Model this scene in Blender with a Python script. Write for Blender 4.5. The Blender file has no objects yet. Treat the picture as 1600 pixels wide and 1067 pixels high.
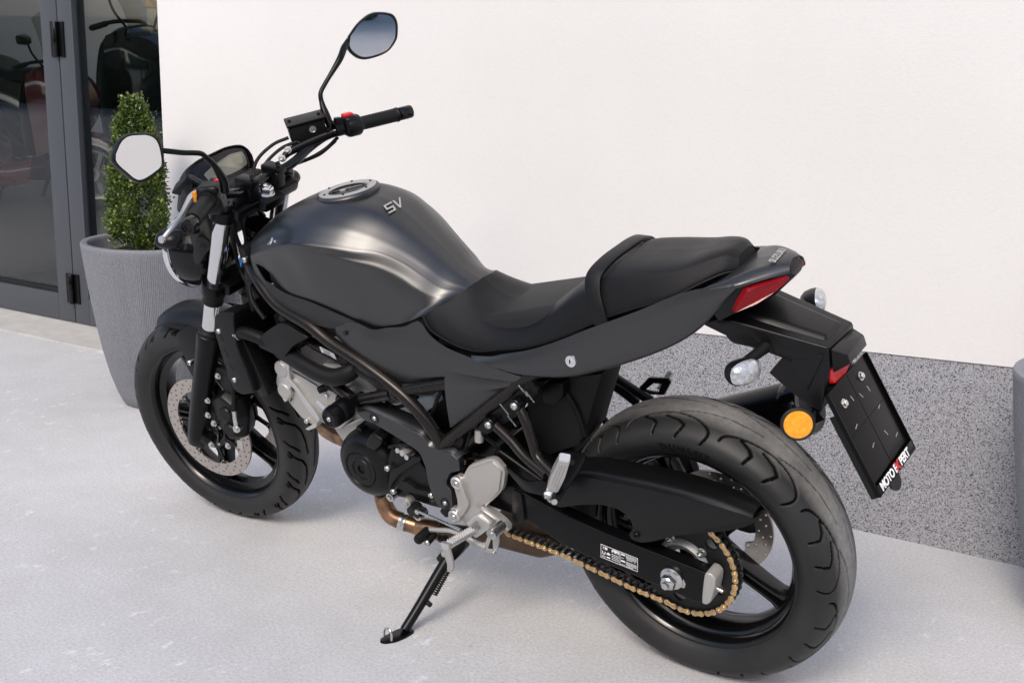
import bpy, bmesh, math, random
import numpy as np
from mathutils import Vector, Matrix, Quaternion
random.seed(4)
S = bpy.context.scene
COL = S.collection
PI = math.pi
R = math.radians

# ------------------------------------------------------------------ camera
cam_d = bpy.data.cameras.new('camera')
cam = bpy.data.objects.new('camera', cam_d); COL.objects.link(cam)
right = Vector((-0.8154, -0.5786, 0.0183)); down = Vector((-0.1478, 0.1775, -0.9729)); fwd = Vector((0.5597, -0.7961, -0.2303))
mw = Matrix((right, -down, -fwd)).transposed().to_4x4()
mw.translation = Vector((-1.0765, 2.3153, 1.2952))
cam.matrix_world = mw
cam_d.sensor_width = 36.0
cam_d.lens = 1975.8 / 1600 * 36
cam_d.clip_start = 0.05; cam_d.clip_end = 400
S.camera = cam

# ------------------------------------------------------------------ world, sun, exposure
SUN_EL, SUN_AZ = R(43), R(104)          # azimuth measured from +x (the front of the bike) towards +y (the street)
w = bpy.data.worlds.new('World'); S.world = w; w.use_nodes = True
nt = w.node_tree
sky = nt.nodes.new('ShaderNodeTexSky'); sky.sky_type = 'NISHITA'; sky.sun_disc = False
sky.sun_elevation = SUN_EL; sky.sun_rotation = PI / 2 - SUN_AZ
sky.air_density = 1.0; sky.dust_density = 4.0; sky.ozone_density = 1.0; sky.altitude = 400
bg = nt.nodes['Background']; bg.inputs['Strength'].default_value = 0.15
nt.links.new(sky.outputs['Color'], bg.inputs['Color'])
sd = bpy.data.lights.new('sun', 'SUN'); sd.energy = 0.85; sd.angle = R(16); sd.color = (1.0, 0.94, 0.86)
so = bpy.data.objects.new('sun', sd); COL.objects.link(so)
ldir = Vector((math.cos(SUN_EL) * math.cos(SUN_AZ), math.cos(SUN_EL) * math.sin(SUN_AZ), math.sin(SUN_EL)))
so.rotation_euler = ldir.to_track_quat('Z', 'Y').to_euler(); so.location = (3, 6, 8)
S.view_settings.view_transform = 'Standard'; S.view_settings.look = 'None'
S.view_settings.gamma = 1.0; S.view_settings.use_curve_mapping = False
S.view_settings.exposure = 0.78
S.render.engine = 'CYCLES'
S.cycles.max_bounces = 8; S.cycles.transparent_max_bounces = 12
S.cycles.use_denoising = True

# ------------------------------------------------------------------ measured points of the motorcycle (metres, bike frame)
K = {
    'crankcase': [(0.898, 0.12, 0.358), (0.804, 0.12, 0.487), (0.699, 0.12, 0.483), (0.603, 0.12, 0.452), (0.517, 0.12, 0.459), (0.543, 0.12, 0.309), (0.619, 0.12, 0.289), (0.708, 0.12, 0.294), (0.803, 0.12, 0.283), (0.881, 0.12, 0.292)],
    'head': [(1.022, 0.12, 0.608), (0.964, 0.12, 0.578), (0.891, 0.12, 0.549), (0.858, 0.12, 0.522), (0.837, 0.12, 0.48), (0.887, 0.12, 0.436), (0.945, 0.12, 0.448), (0.966, 0.12, 0.429), (1.008, 0.12, 0.445), (1.04, 0.12, 0.48), (1.055, 0.12, 0.518), (1.053, 0.12, 0.555)],
    'head_front': [(1.028, 0.125, 0.604), (0.993, 0.125, 0.607), (1.005, 0.125, 0.57), (1.003, 0.125, 0.546), (1.032, 0.125, 0.494), (1.043, 0.125, 0.488), (1.054, 0.125, 0.525), (1.057, 0.125, 0.539)],
    'head_rib': [(1.012, 0.132, 0.558), (0.992, 0.132, 0.551), (0.929, 0.132, 0.467), (0.94, 0.132, 0.455), (0.964, 0.132, 0.479), (0.994, 0.132, 0.53), (1.012, 0.132, 0.544)],
    'head_boss': [(0.993, 0.13, 0.425), (0.943, 0.13, 0.454), (0.953, 0.13, 0.437), (0.98, 0.13, 0.424)],
    'ecu': [(0.853, 0.09, 0.574), (0.808, 0.09, 0.592), (0.798, 0.09, 0.567), (0.822, 0.09, 0.549)],
    'gen_block': [(0.754, 0.168, 0.466), (0.732, 0.168, 0.491), (0.704, 0.168, 0.48), (0.712, 0.168, 0.463), (0.735, 0.168, 0.443), (0.758, 0.168, 0.451)],
    'clutch_cov': [(0.719, 0.15, 0.412), (0.695, 0.15, 0.455), (0.687, 0.15, 0.442), (0.666, 0.15, 0.435), (0.627, 0.15, 0.446), (0.616, 0.15, 0.429), (0.6, 0.15, 0.4), (0.592, 0.15, 0.37), (0.595, 0.15, 0.336), (0.612, 0.15, 0.342), (0.655, 0.15, 0.342), (0.7, 0.15, 0.341), (0.729, 0.15, 0.329)],
    'clutch_rib': [(0.721, 0.162, 0.338), (0.699, 0.162, 0.37), (0.672, 0.162, 0.397), (0.628, 0.162, 0.43), (0.604, 0.162, 0.445), (0.605, 0.162, 0.454), (0.624, 0.162, 0.45), (0.659, 0.162, 0.423), (0.684, 0.162, 0.407), (0.705, 0.162, 0.395)],
    'clutch_rib2': [(0.68, 0.162, 0.371), (0.644, 0.162, 0.352), (0.602, 0.162, 0.363), (0.603, 0.162, 0.367), (0.638, 0.162, 0.364), (0.668, 0.162, 0.378)],
    'arm_cov': [(0.773, 0.165, 0.533), (0.741, 0.165, 0.545), (0.708, 0.165, 0.542), (0.587, 0.165, 0.517), (0.571, 0.165, 0.489), (0.51, 0.165, 0.486), (0.492, 0.165, 0.473), (0.494, 0.165, 0.447), (0.523, 0.165, 0.434), (0.537, 0.165, 0.411), (0.538, 0.165, 0.398), (0.526, 0.165, 0.388), (0.535, 0.165, 0.337), (0.562, 0.165, 0.333), (0.578, 0.165, 0.342), (0.591, 0.165, 0.388), (0.592, 0.165, 0.437), (0.601, 0.165, 0.467), (0.617, 0.165, 0.476), (0.663, 0.165, 0.494), (0.722, 0.165, 0.514), (0.751, 0.165, 0.517)],
    'swing_plate': [(0.516, 0.14, 0.441), (0.495, 0.14, 0.446), (0.501, 0.14, 0.406), (0.526, 0.14, 0.387), (0.542, 0.14, 0.324), (0.579, 0.14, 0.287), (0.598, 0.14, 0.303), (0.554, 0.14, 0.347)],
    'water': [(0.749, 0.09, 0.515), (0.71, 0.09, 0.533), (0.673, 0.09, 0.527), (0.663, 0.09, 0.5), (0.709, 0.09, 0.503)],
    'water2': [(0.644, 0.08, 0.558), (0.613, 0.08, 0.564), (0.61, 0.08, 0.541), (0.624, 0.08, 0.529)],
}

# ------------------------------------------------------------------ materials
def M(name, col, rough=0.5, metal=0.0, bump=0.0, scale=400.0, spec=0.5, coat=0.0, var=0.0, vscale=6.0, rvar=0.0, trans=0.0, ior=1.45, detail=3.0, tint=None, dust=0.0):
    m = bpy.data.materials.new(name); m.use_nodes = True
    t = m.node_tree; b = t.nodes['Principled BSDF']
    b.inputs['Base Color'].default_value = (*col, 1); b.inputs['Roughness'].default_value = rough
    b.inputs['Metallic'].default_value = metal; b.inputs['Specular IOR Level'].default_value = spec
    b.inputs['Coat Weight'].default_value = coat; b.inputs['Coat Roughness'].default_value = 0.12
    b.inputs['Transmission Weight'].default_value = trans; b.inputs['IOR'].default_value = ior
    tc = t.nodes.new('ShaderNodeTexCoord')
    def noise(sc, det=detail):
        n = t.nodes.new('ShaderNodeTexNoise'); n.inputs['Scale'].default_value = sc; n.inputs['Detail'].default_value = det
        t.links.new(tc.outputs['Object'], n.inputs['Vector']); return n
    if bump:
        n = noise(scale, 2.0); bp = t.nodes.new('ShaderNodeBump'); bp.inputs['Strength'].default_value = bump; bp.inputs['Distance'].default_value = 0.001
        t.links.new(n.outputs['Fac'], bp.inputs['Height']); t.links.new(bp.outputs['Normal'], b.inputs['Normal'])
    if var or dust:
        n = noise(vscale, 6.0); mr = t.nodes.new('ShaderNodeMix'); mr.data_type = 'RGBA'
        c2 = tint if tint else tuple(min(1, c * (1 + var) + (dust * 0.3 if dust else 0)) for c in col)
        c1 = col if tint else tuple(c * (1 - var) for c in col)
        mr.inputs['A'].default_value = (*c1, 1); mr.inputs['B'].default_value = (*c2, 1)
        rp = t.nodes.new('ShaderNodeMapRange'); rp.inputs['From Min'].default_value = 0.35; rp.inputs['From Max'].default_value = 0.7
        t.links.new(n.outputs['Fac'], rp.inputs['Value']); t.links.new(rp.outputs['Result'], mr.inputs['Factor'])
        t.links.new(mr.outputs['Result'], b.inputs['Base Color'])
    if rvar:
        n = noise(vscale * 2.3, 5.0); mp = t.nodes.new('ShaderNodeMapRange')
        mp.inputs['To Min'].default_value = max(0.02, rough - rvar); mp.inputs['To Max'].default_value = rough + rvar
        t.links.new(n.outputs['Fac'], mp.inputs['Value']); t.links.new(mp.outputs['Result'], b.inputs['Roughness'])
    return m
MAT = {}
def mats():
    A = MAT
    A['paint'] = M('matte graphite paint', (0.092, 0.092, 0.092), 0.35, 0.95, bump=0.03, scale=1800, rvar=0.03, vscale=14)
    A['panel'] = M('matte black panel', (0.080, 0.080, 0.082), 0.35, 0.9, bump=0.04, scale=1500, rvar=0.04, vscale=18)
    A['plastic'] = M('black moulded plastic', (0.004, 0.004, 0.0043), 0.36, spec=0.32, bump=0.12, scale=900, rvar=0.06, vscale=20)
    A['grain'] = M('grained black plastic', (0.014, 0.014, 0.0145), 0.5, bump=0.7, scale=700)
    A['gloss'] = M('gloss black enamel', (0.004, 0.004, 0.0045), 0.14, spec=0.4, rvar=0.04, vscale=25)
    A['rimblack'] = M('gloss black wheel paint', (0.004, 0.004, 0.0045), 0.17, spec=0.45, rvar=0.05, vscale=20)
    A['frame'] = M('satin black frame paint', (0.022, 0.019, 0.017), 0.28, 0.6, rvar=0.06, vscale=20)
    A['satin'] = M('satin black paint', (0.0025, 0.0025, 0.003), 0.30, spec=0.24, rvar=0.06, vscale=20)
    A['engine'] = M('black engine paint', (0.0045, 0.0045, 0.0048), 0.36, 0.0, spec=0.28, bump=0.1, scale=700, rvar=0.06, vscale=22)
    A['rubber'] = M('black rubber', (0.005, 0.005, 0.005), 0.5, spec=0.3, bump=0.2, scale=500, rvar=0.05)
    A['vinyl'] = M('black seat vinyl', (0.0045, 0.0045, 0.0048), 0.42, spec=0.3, bump=0.55, scale=1300, rvar=0.05, vscale=15)
    A['alu'] = M('cast aluminium', (0.62, 0.61, 0.59), 0.38, 0.85, bump=0.15, scale=600, rvar=0.08, vscale=25)
    A['castgrey'] = M('grey cast alloy', (0.44, 0.43, 0.41), 0.5, 0.55, bump=0.3, scale=500, rvar=0.08, vscale=25)
    A['bracket'] = M('satin silver bracket', (0.50, 0.48, 0.45), 0.42, 0.75, bump=0.08, scale=500, rvar=0.06, vscale=18)
    A['chrome'] = M('chrome', (0.80, 0.80, 0.80), 0.10, 1.0)
    A['steel'] = M('zinc plated steel', (0.62, 0.62, 0.60), 0.28, 1.0, rvar=0.08, vscale=60)
    A['forktube'] = M('polished fork tube', (0.75, 0.75, 0.76), 0.13, 1.0)
    A['disc'] = M('brake disc steel', (0.50, 0.46, 0.42), 0.36, 0.9, rvar=0.08, vscale=30)
    A['gold'] = M('gold chain plate', (0.62, 0.43, 0.22), 0.36, 0.85, var=0.25, vscale=60, rvar=0.1)
    A['chainsteel'] = M('oily chain steel', (0.10, 0.095, 0.09), 0.35, 0.8, var=0.4, vscale=90)
    A['copper'] = M('heat browned exhaust steel', (0.40, 0.24, 0.14), 0.34, 0.9, var=0.45, vscale=30, rvar=0.12, tint=(0.12, 0.075, 0.05))
    A['lens'] = M('clear ribbed lens', (0.50, 0.51, 0.52), 0.16, 0.5, bump=0.9, scale=260, coat=0.5, var=0.25, vscale=120)
    A['red'] = M('red lamp lens', (0.20, 0.004, 0.008), 0.16, spec=0.3, bump=0.3, scale=200)
    A['redref'] = M('red reflector', (0.62, 0.01, 0.012), 0.2, coat=0.5, bump=0.6, scale=500)
    A['amber'] = M('amber reflector', (0.95, 0.34, 0.012), 0.22, coat=0.5, bump=0.7, scale=450, var=0.2, vscale=150)
    A['redplastic'] = M('red switch plastic', (0.55, 0.01, 0.02), 0.35)
    A['orange'] = M('orange switch plastic', (0.85, 0.30, 0.01), 0.4)
    A['blue'] = M('blue clip plastic', (0.02, 0.13, 0.42), 0.4)
    A['white'] = M('white print', (0.80, 0.80, 0.79), 0.5)
    A['redprint'] = M('red print', (0.55, 0.02, 0.02), 0.5)
    A['silverprint'] = M('silver decal', (0.42, 0.41, 0.39), 0.4, 0.5)
    A['mirror'] = M('mirror glass', (0.66, 0.67, 0.68), 0.015, 1.0)
    A['lcd'] = M('grey green display', (0.115, 0.11, 0.085), 0.12, coat=1.0, var=0.15, vscale=20)
    A['plateblack'] = M('deep black plate plastic', (0.003, 0.003, 0.003), 0.22, spec=0.16)
    A['dullsteel'] = M('dull heat stained steel', (0.13, 0.085, 0.06), 0.5, 0.8, var=0.4, vscale=20)
    A['lcd2'] = M('display field', (0.17, 0.165, 0.12), 0.12, coat=1.0, var=0.2, vscale=40)
    A['bottle'] = M('milky plastic bottle', (0.62, 0.70, 0.70), 0.4)
    A['gap'] = M('deep black plastic', (0.006, 0.006, 0.006), 0.6)
mats()

# ------------------------------------------------------------------ builders
def V(p): return Vector(p)
def link(name, me, mat, parent=None, angle=35, smooth=True):
    o = bpy.data.objects.new(name, me); COL.objects.link(o)
    if mat is not None: me.materials.append(MAT[mat] if isinstance(mat, str) else mat)
    if parent is not None: o.parent = parent
    if smooth:
        for p in me.polygons: p.use_smooth = True
        me.set_sharp_from_angle(angle=R(angle))
    return o
def from_bm(name, bm, mat, parent=None, angle=35, smooth=True):
    bmesh.ops.recalc_face_normals(bm, faces=bm.faces[:])
    me = bpy.data.meshes.new(name); bm.to_mesh(me); bm.free()
    return link(name, me, mat, parent, angle, smooth)
def catmull(pts, n):
    pts = np.array(pts, float)
    if len(pts) == 2:
        t = np.linspace(0, 1, n)[:, None]; return pts[0] * (1 - t) + pts[1] * t
    d = np.r_[0, np.cumsum(np.maximum(np.linalg.norm(np.diff(pts, axis=0), axis=1), 1e-6) ** 0.5)]
    m = np.zeros_like(pts)
    for i in range(len(pts)):
        a, b = max(i - 1, 0), min(i + 1, len(pts) - 1); m[i] = (pts[b] - pts[a]) / (d[b] - d[a])
    out = []
    for s in np.linspace(0, d[-1], n):
        i = min(np.searchsorted(d, s, 'right') - 1, len(pts) - 2); h = d[i + 1] - d[i]; u = (s - d[i]) / h
        out.append((2*u**3 - 3*u**2 + 1) * pts[i] + (u**3 - 2*u**2 + u) * h * m[i] + (-2*u**3 + 3*u**2) * pts[i + 1] + (u**3 - u**2) * h * m[i + 1])
    return np.array(out)
def mir(pts): return [(p[0], -p[1], p[2]) for p in pts]
def grid_bm(bm, P, flip=False):
    nr, nc = len(P), len(P[0]); vs = [[bm.verts.new(P[i][j]) for j in range(nc)] for i in range(nr)]
    for i in range(nr - 1):
        for j in range(nc - 1):
            q = [vs[i][j], vs[i + 1][j], vs[i + 1][j + 1], vs[i][j + 1]]
            try: bm.faces.new(q[::-1] if flip else q)
            except ValueError: pass
    return vs
def loft(rows, nu=36, nv=24):
    rs = [catmull(r, nu) for r in rows]
    return [[tuple(v) for v in catmull([r[j] for r in rs], nv)] for j in range(nu)]
def panel(name, rows, mat, parent, nu=36, nv=20, th=0.003, both=True, angle=50, extra=None):
    """smooth shell through rows of points; th = wall thickness grown inwards; both = add the mirror image"""
    if both and min(abs(p[1]) for r in rows for p in r) > 1e-4:      # two separate shells: one object each
        a = panel(name, rows, mat, parent, nu, nv, th, False, angle, extra)
        panel(name, [mir(r) for r in rows], mat, parent, nu, nv, th, False, angle, extra); return a
    bm = bmesh.new()
    for sgn in ((1, -1) if both else (1,)):
        P = loft([[(p[0], p[1] * sgn, p[2]) for p in r] for r in rows], nu, nv)
        grid_bm(bm, P, sgn < 0)
    bmesh.ops.remove_doubles(bm, verts=bm.verts[:], dist=0.0004)
    bmesh.ops.recalc_face_normals(bm, faces=bm.faces[:])
    if th:
        c = Vector((0.5, 0, 0.6))
        bm.normal_update()
        dot = sum(f.normal.dot(f.calc_center_median() - Vector((f.calc_center_median().x, 0, f.calc_center_median().z - 0.05))) * f.calc_area() for f in bm.faces)
        if dot < 0: bmesh.ops.reverse_faces(bm, faces=bm.faces[:])
        bmesh.ops.solidify(bm, geom=bm.faces[:], thickness=th)
    if extra: extra(bm)
    return from_bm(name, bm, mat, parent, angle)
def plate_bm(bm, pts, vec, bevel=0.0, seg=2):
    """outline pts extruded by vec (away from the seen face), the seen rim bevelled"""
    b2 = bmesh.new()
    vs = [b2.verts.new(p) for p in pts]; f = b2.faces.new(vs); f.normal_update()
    if f.normal.dot(Vector(vec)) > 0: f.normal_flip()
    r = bmesh.ops.extrude_face_region(b2, geom=[f]); nv = [g for g in r['geom'] if isinstance(g, bmesh.types.BMVert)]
    # extrusion keeps the original as the back; move the original back
    for v in vs: v.co += Vector(vec)
    bmesh.ops.recalc_face_normals(b2, faces=b2.faces[:])
    if bevel:
        es = [e for e in b2.edges if all(v in nv for v in e.verts)]
        bmesh.ops.bevel(b2, geom=es, offset=bevel, segments=seg, affect='EDGES', profile=0.6, clamp_overlap=True)
    big = [f for f in b2.faces if len(f.verts) > 4]
    bmesh.ops.triangulate(b2, faces=big, ngon_method='EAR_CLIP')
    me = bpy.data.meshes.new('t'); b2.to_mesh(me); b2.free(); bm.from_mesh(me); bpy.data.meshes.remove(me)
def rnd(pts, n=3, k=0.3):
    """round the corners of a closed outline"""
    out = []; m = len(pts)
    for i in range(m):
        a, b, c = V(pts[i - 1]), V(pts[i]), V(pts[(i + 1) % m])
        p, q = b + (a - b) * k, b + (c - b) * k
        for j in range(n + 1):
            t = j / n; out.append((p * (1 - t) ** 2 + b * 2 * t * (1 - t) + q * t * t))
    return out
def plate(name, pts, th, mat, parent, bevel=0.002, vec=None, both=False, round_k=0.25, seg=2, angle=40):
    if both:
        a = plate(name, pts, th, mat, parent, bevel, vec, False, round_k, seg, angle)
        plate(name, mir(pts), -th, mat, parent, bevel, vec, False, round_k, seg, angle); return a
    bm = bmesh.new()
    for s in (1,):
        q = [(p[0], p[1] * s, p[2]) for p in pts]
        if round_k: q = rnd(q, 3, round_k)
        vv = Vector((0, -th * s, 0)) if vec is None else Vector(vec)
        plate_bm(bm, q, vv, bevel, seg)
    return from_bm(name, bm, mat, parent, angle)
def tube_bm(bm, pts, r, n=12, cap=True, res=None, smooth=True):
    pts = catmull(pts, res or max(2, len(pts) * 6)) if smooth and len(pts) > 2 else np.array(pts, float)
    rr = r if hasattr(r, '__len__') else [r] * len(pts)
    if len(rr) != len(pts): rr = np.interp(np.linspace(0, 1, len(pts)), np.linspace(0, 1, len(rr)), rr)
    T = [Vector(pts[min(i + 1, len(pts) - 1)] - pts[max(i - 1, 0)]).normalized() for i in range(len(pts))]
    u = T[0].orthogonal().normalized(); rings = []
    for i in range(len(pts)):
        u = (u - T[i] * u.dot(T[i])).normalized(); v = T[i].cross(u)
        rings.append([bm.verts.new(Vector(pts[i]) + (u * math.cos(2*PI*k/n) + v * math.sin(2*PI*k/n)) * rr[i]) for k in range(n)])
    for i in range(len(rings) - 1):
        for k in range(n): bm.faces.new((rings[i][k], rings[i][(k+1) % n], rings[i+1][(k+1) % n], rings[i+1][k]))
    if cap: bm.faces.new(rings[0][::-1]); bm.faces.new(rings[-1])
def tube(name, pts, r, mat, parent, n=14, **kw):
    bm = bmesh.new(); tube_bm(bm, pts, r, n, **kw); return from_bm(name, bm, mat, parent)
def lathe_bm(bm, prof, o, ax, n=32, closed=False, a0=0.0, a1=2*PI):
    """prof = (radius, distance along axis)"""
    ax = Vector(ax).normalized(); u = ax.orthogonal().normalized(); v = ax.cross(u); o = Vector(o); rings = []
    full = abs(a1 - a0 - 2*PI) < 1e-6; cnt = n if full else n + 1
    for k in range(cnt):
        a = a0 + (a1 - a0) * k / n; d = u * math.cos(a) + v * math.sin(a)
        rings.append([bm.verts.new(o + d * r + ax * h) for r, h in prof])
    m = len(prof)
    for k in range(n):
        A, B = rings[k], rings[(k + 1) % cnt]
        for i in range(m if closed else m - 1):
            j = (i + 1) % m; q = [A[i], A[j], B[j], B[i]]
            bm.faces.new(q)
    bmesh.ops.remove_doubles(bm, verts=bm.verts[:], dist=1e-6)
def lathe(name, prof, o, ax, mat, parent, n=32, closed=False, angle=35):
    bm = bmesh.new(); lathe_bm(bm, prof, o, ax, n, closed); return from_bm(name, bm, mat, parent, angle)
def box_bm(bm, c, size, rot=None, bevel=0.0, seg=2):
    b2 = bmesh.new(); bmesh.ops.create_cube(b2, size=1.0)
    m = Matrix.Translation(c) @ (rot.to_4x4() if rot is not None else Matrix.Identity(4)) @ Matrix.Diagonal((*size, 1))
    bmesh.ops.transform(b2, matrix=m, verts=b2.verts[:])
    if bevel: bmesh.ops.bevel(b2, geom=b2.edges[:], offset=bevel, segments=seg, affect='EDGES', profile=0.6)
    me = bpy.data.meshes.new('t'); b2.to_mesh(me); b2.free(); bm.from_mesh(me); bpy.data.meshes.remove(me)
def box(name, c, size, mat, parent, rot=None, bevel=0.002, seg=2):
    bm = bmesh.new(); box_bm(bm, c, size, rot, bevel, seg); return from_bm(name, bm, mat, parent)
def hull(name, pts, mat, parent, bevel=0.004, seg=2, angle=40):
    bm = bmesh.new()
    for p in pts: bm.verts.new(p)
    r = bmesh.ops.convex_hull(bm, input=bm.verts[:])
    bmesh.ops.delete(bm, geom=[v for v in bm.verts if not v.link_faces], context='VERTS')
    bmesh.ops.dissolve_limit(bm, angle_limit=R(4), verts=bm.verts[:], edges=bm.edges[:])
    if bevel: bmesh.ops.bevel(bm, geom=bm.edges[:], offset=bevel, segments=seg, affect='EDGES', profile=0.6, clamp_overlap=True)
    return from_bm(name, bm, mat, parent, angle)
def flat_outline(name, splines, depth, mat, parent, M4, bevel=0.0005):
    """outline with holes (list of closed 2-D splines), depth along local z, placed by M4"""
    cu = bpy.data.curves.new(name, 'CURVE'); cu.dimensions = '2D'; cu.fill_mode = 'BOTH'; cu.extrude = depth / 2; cu.bevel_depth = bevel; cu.bevel_resolution = 1; cu.offset = -bevel
    for s in splines:
        sp = cu.splines.new('POLY'); sp.points.add(len(s) - 1); sp.use_cyclic_u = True
        for q, p in zip(sp.points, s): q.co = (p[0], p[1], 0, 1)
    o = bpy.data.objects.new(name, cu); COL.objects.link(o)
    me = bpy.data.meshes.new_from_object(o.evaluated_get(bpy.context.evaluated_depsgraph_get()))
    bpy.data.objects.remove(o); bpy.data.curves.remove(cu)
    me.transform(M4); return link(name, me, mat, parent, 40)
def text(name, s, size, mat, parent, M4, extrude=0.0002, shear=0.0, bold=0.0, align='CENTER', space=1.0):
    cu = bpy.data.curves.new(name, 'FONT'); cu.body = s; cu.size = size; cu.extrude = extrude; cu.shear = shear; cu.offset = bold; cu.align_x = align; cu.align_y = 'CENTER'; cu.space_character = space
    o = bpy.data.objects.new(name, cu); COL.objects.link(o)
    me = bpy.data.meshes.new_from_object(o.evaluated_get(bpy.context.evaluated_depsgraph_get()))
    bpy.data.objects.remove(o); bpy.data.curves.remove(cu)
    me.transform(M4); return link(name, me, mat, parent, 40, smooth=False)
def frame_m(o, x, y):
    x = Vector(x).normalized(); y = Vector(y); z = x.cross(y).normalized(); y = z.cross(x)
    m = Matrix((x, y, z)).transposed().to_4x4(); m.translation = Vector(o); return m
def circle2(cx, cy, r, n=24, sgn=1): return [(cx + r * math.cos(sgn*2*PI*k/n), cy + r * math.sin(sgn*2*PI*k/n)) for k in range(n)]
def thing(name, label, cat, loc=(0, 0, 0), rot=(0, 0, 0), group=None):
    o = bpy.data.objects.new(name, None); COL.objects.link(o); o.location = loc; o.rotation_euler = rot; o.empty_display_size = 0.2
    o['label'] = label; o['category'] = cat
    if group: o['group'] = group
    return o
def tag(o, label, cat, group=None):
    o['label'] = label; o['category'] = cat
    if group: o['group'] = group
    return o
def structure(o): o['kind'] = 'structure'; return o
_bolt = {}
def bolt(loc, ax, r, parent, mat='steel', kind='socket', h=None):
    """small fastener; meshes shared"""
    key = (round(r, 4), mat, kind)
    if key not in _bolt:
        bm = bmesh.new(); h = h or r * 0.8
        if kind == 'socket': lathe_bm(bm, [(0, h*0.35), (r*0.42, h*0.35), (r*0.45, h), (r*0.85, h), (r, h*0.8), (r, -h)], (0,0,0), (0,0,1), 14)
        elif kind == 'dome': lathe_bm(bm, [(0, h*0.2), (r*0.35, h*0.2), (r*0.38, h*0.8), (r*0.75, h*0.6), (r, h*0.1), (r, -h)], (0,0,0), (0,0,1), 16)
        else:
            lathe_bm(bm, [(0, h), (r*0.8, h), (r*0.9, h*0.85), (r*0.9, 0.15*h)], (0,0,0), (0,0,1), 6); lathe_bm(bm, [(r*0.9, 0.15*h), (r*1.25, 0.1*h), (r*1.25, -h*0.3)], (0,0,0), (0,0,1), 16)
        bmesh.ops.recalc_face_normals(bm, faces=bm.faces[:])
        me = bpy.data.meshes.new('bolt'); bm.to_mesh(me); bm.free()
        for p in me.polygons: p.use_smooth = True
        me.set_sharp_from_angle(angle=R(35)); me.materials.append(MAT[mat]); _bolt[key] = me
    o = bpy.data.objects.new('nut' if kind == 'hex' else 'bolt', _bolt[key]); COL.objects.link(o); o.parent = parent
    m = Vector(ax).to_track_quat('Z', 'Y').to_matrix().to_4x4(); m.translation = Vector(loc); o.matrix_basis = m
    return o
# ------------------------------------------------------------------ setting
def node_mat(name):
    m = bpy.data.materials.new(name); m.use_nodes = True; return m, m.node_tree, m.node_tree.nodes['Principled BSDF']
def ramp(t, stops):
    r = t.nodes.new('ShaderNodeValToRGB'); e = r.color_ramp.elements
    while len(e) < len(stops): e.new(0.5)
    for i, (p, c) in enumerate(stops): e[i].position = p; e[i].color = (*c, 1)
    return r
def tnoise(t, tc, sc, det=5, rough=0.55, out='Object', stretch=None):
    n = t.nodes.new('ShaderNodeTexNoise'); n.inputs['Scale'].default_value = sc; n.inputs['Detail'].default_value = det; n.inputs['Roughness'].default_value = rough
    if stretch:
        mp = t.nodes.new('ShaderNodeMapping'); mp.inputs['Scale'].default_value = stretch; t.links.new(tc.outputs[out], mp.inputs['Vector']); t.links.new(mp.outputs['Vector'], n.inputs['Vector'])
    else: t.links.new(tc.outputs[out], n.inputs['Vector'])
    return n
def mixc(t, a, b, fac, blend='MIX'):
    m = t.nodes.new('ShaderNodeMix'); m.data_type = 'RGBA'; m.blend_type = blend
    for k, v in (('A', a), ('B', b)):
        if isinstance(v, tuple): m.inputs[k].default_value = (*v, 1)
        else: t.links.new(v, m.inputs[k])
    if isinstance(fac, float): m.inputs['Factor'].default_value = fac
    else: t.links.new(fac, m.inputs['Factor'])
    return m.outputs['Result']
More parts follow.
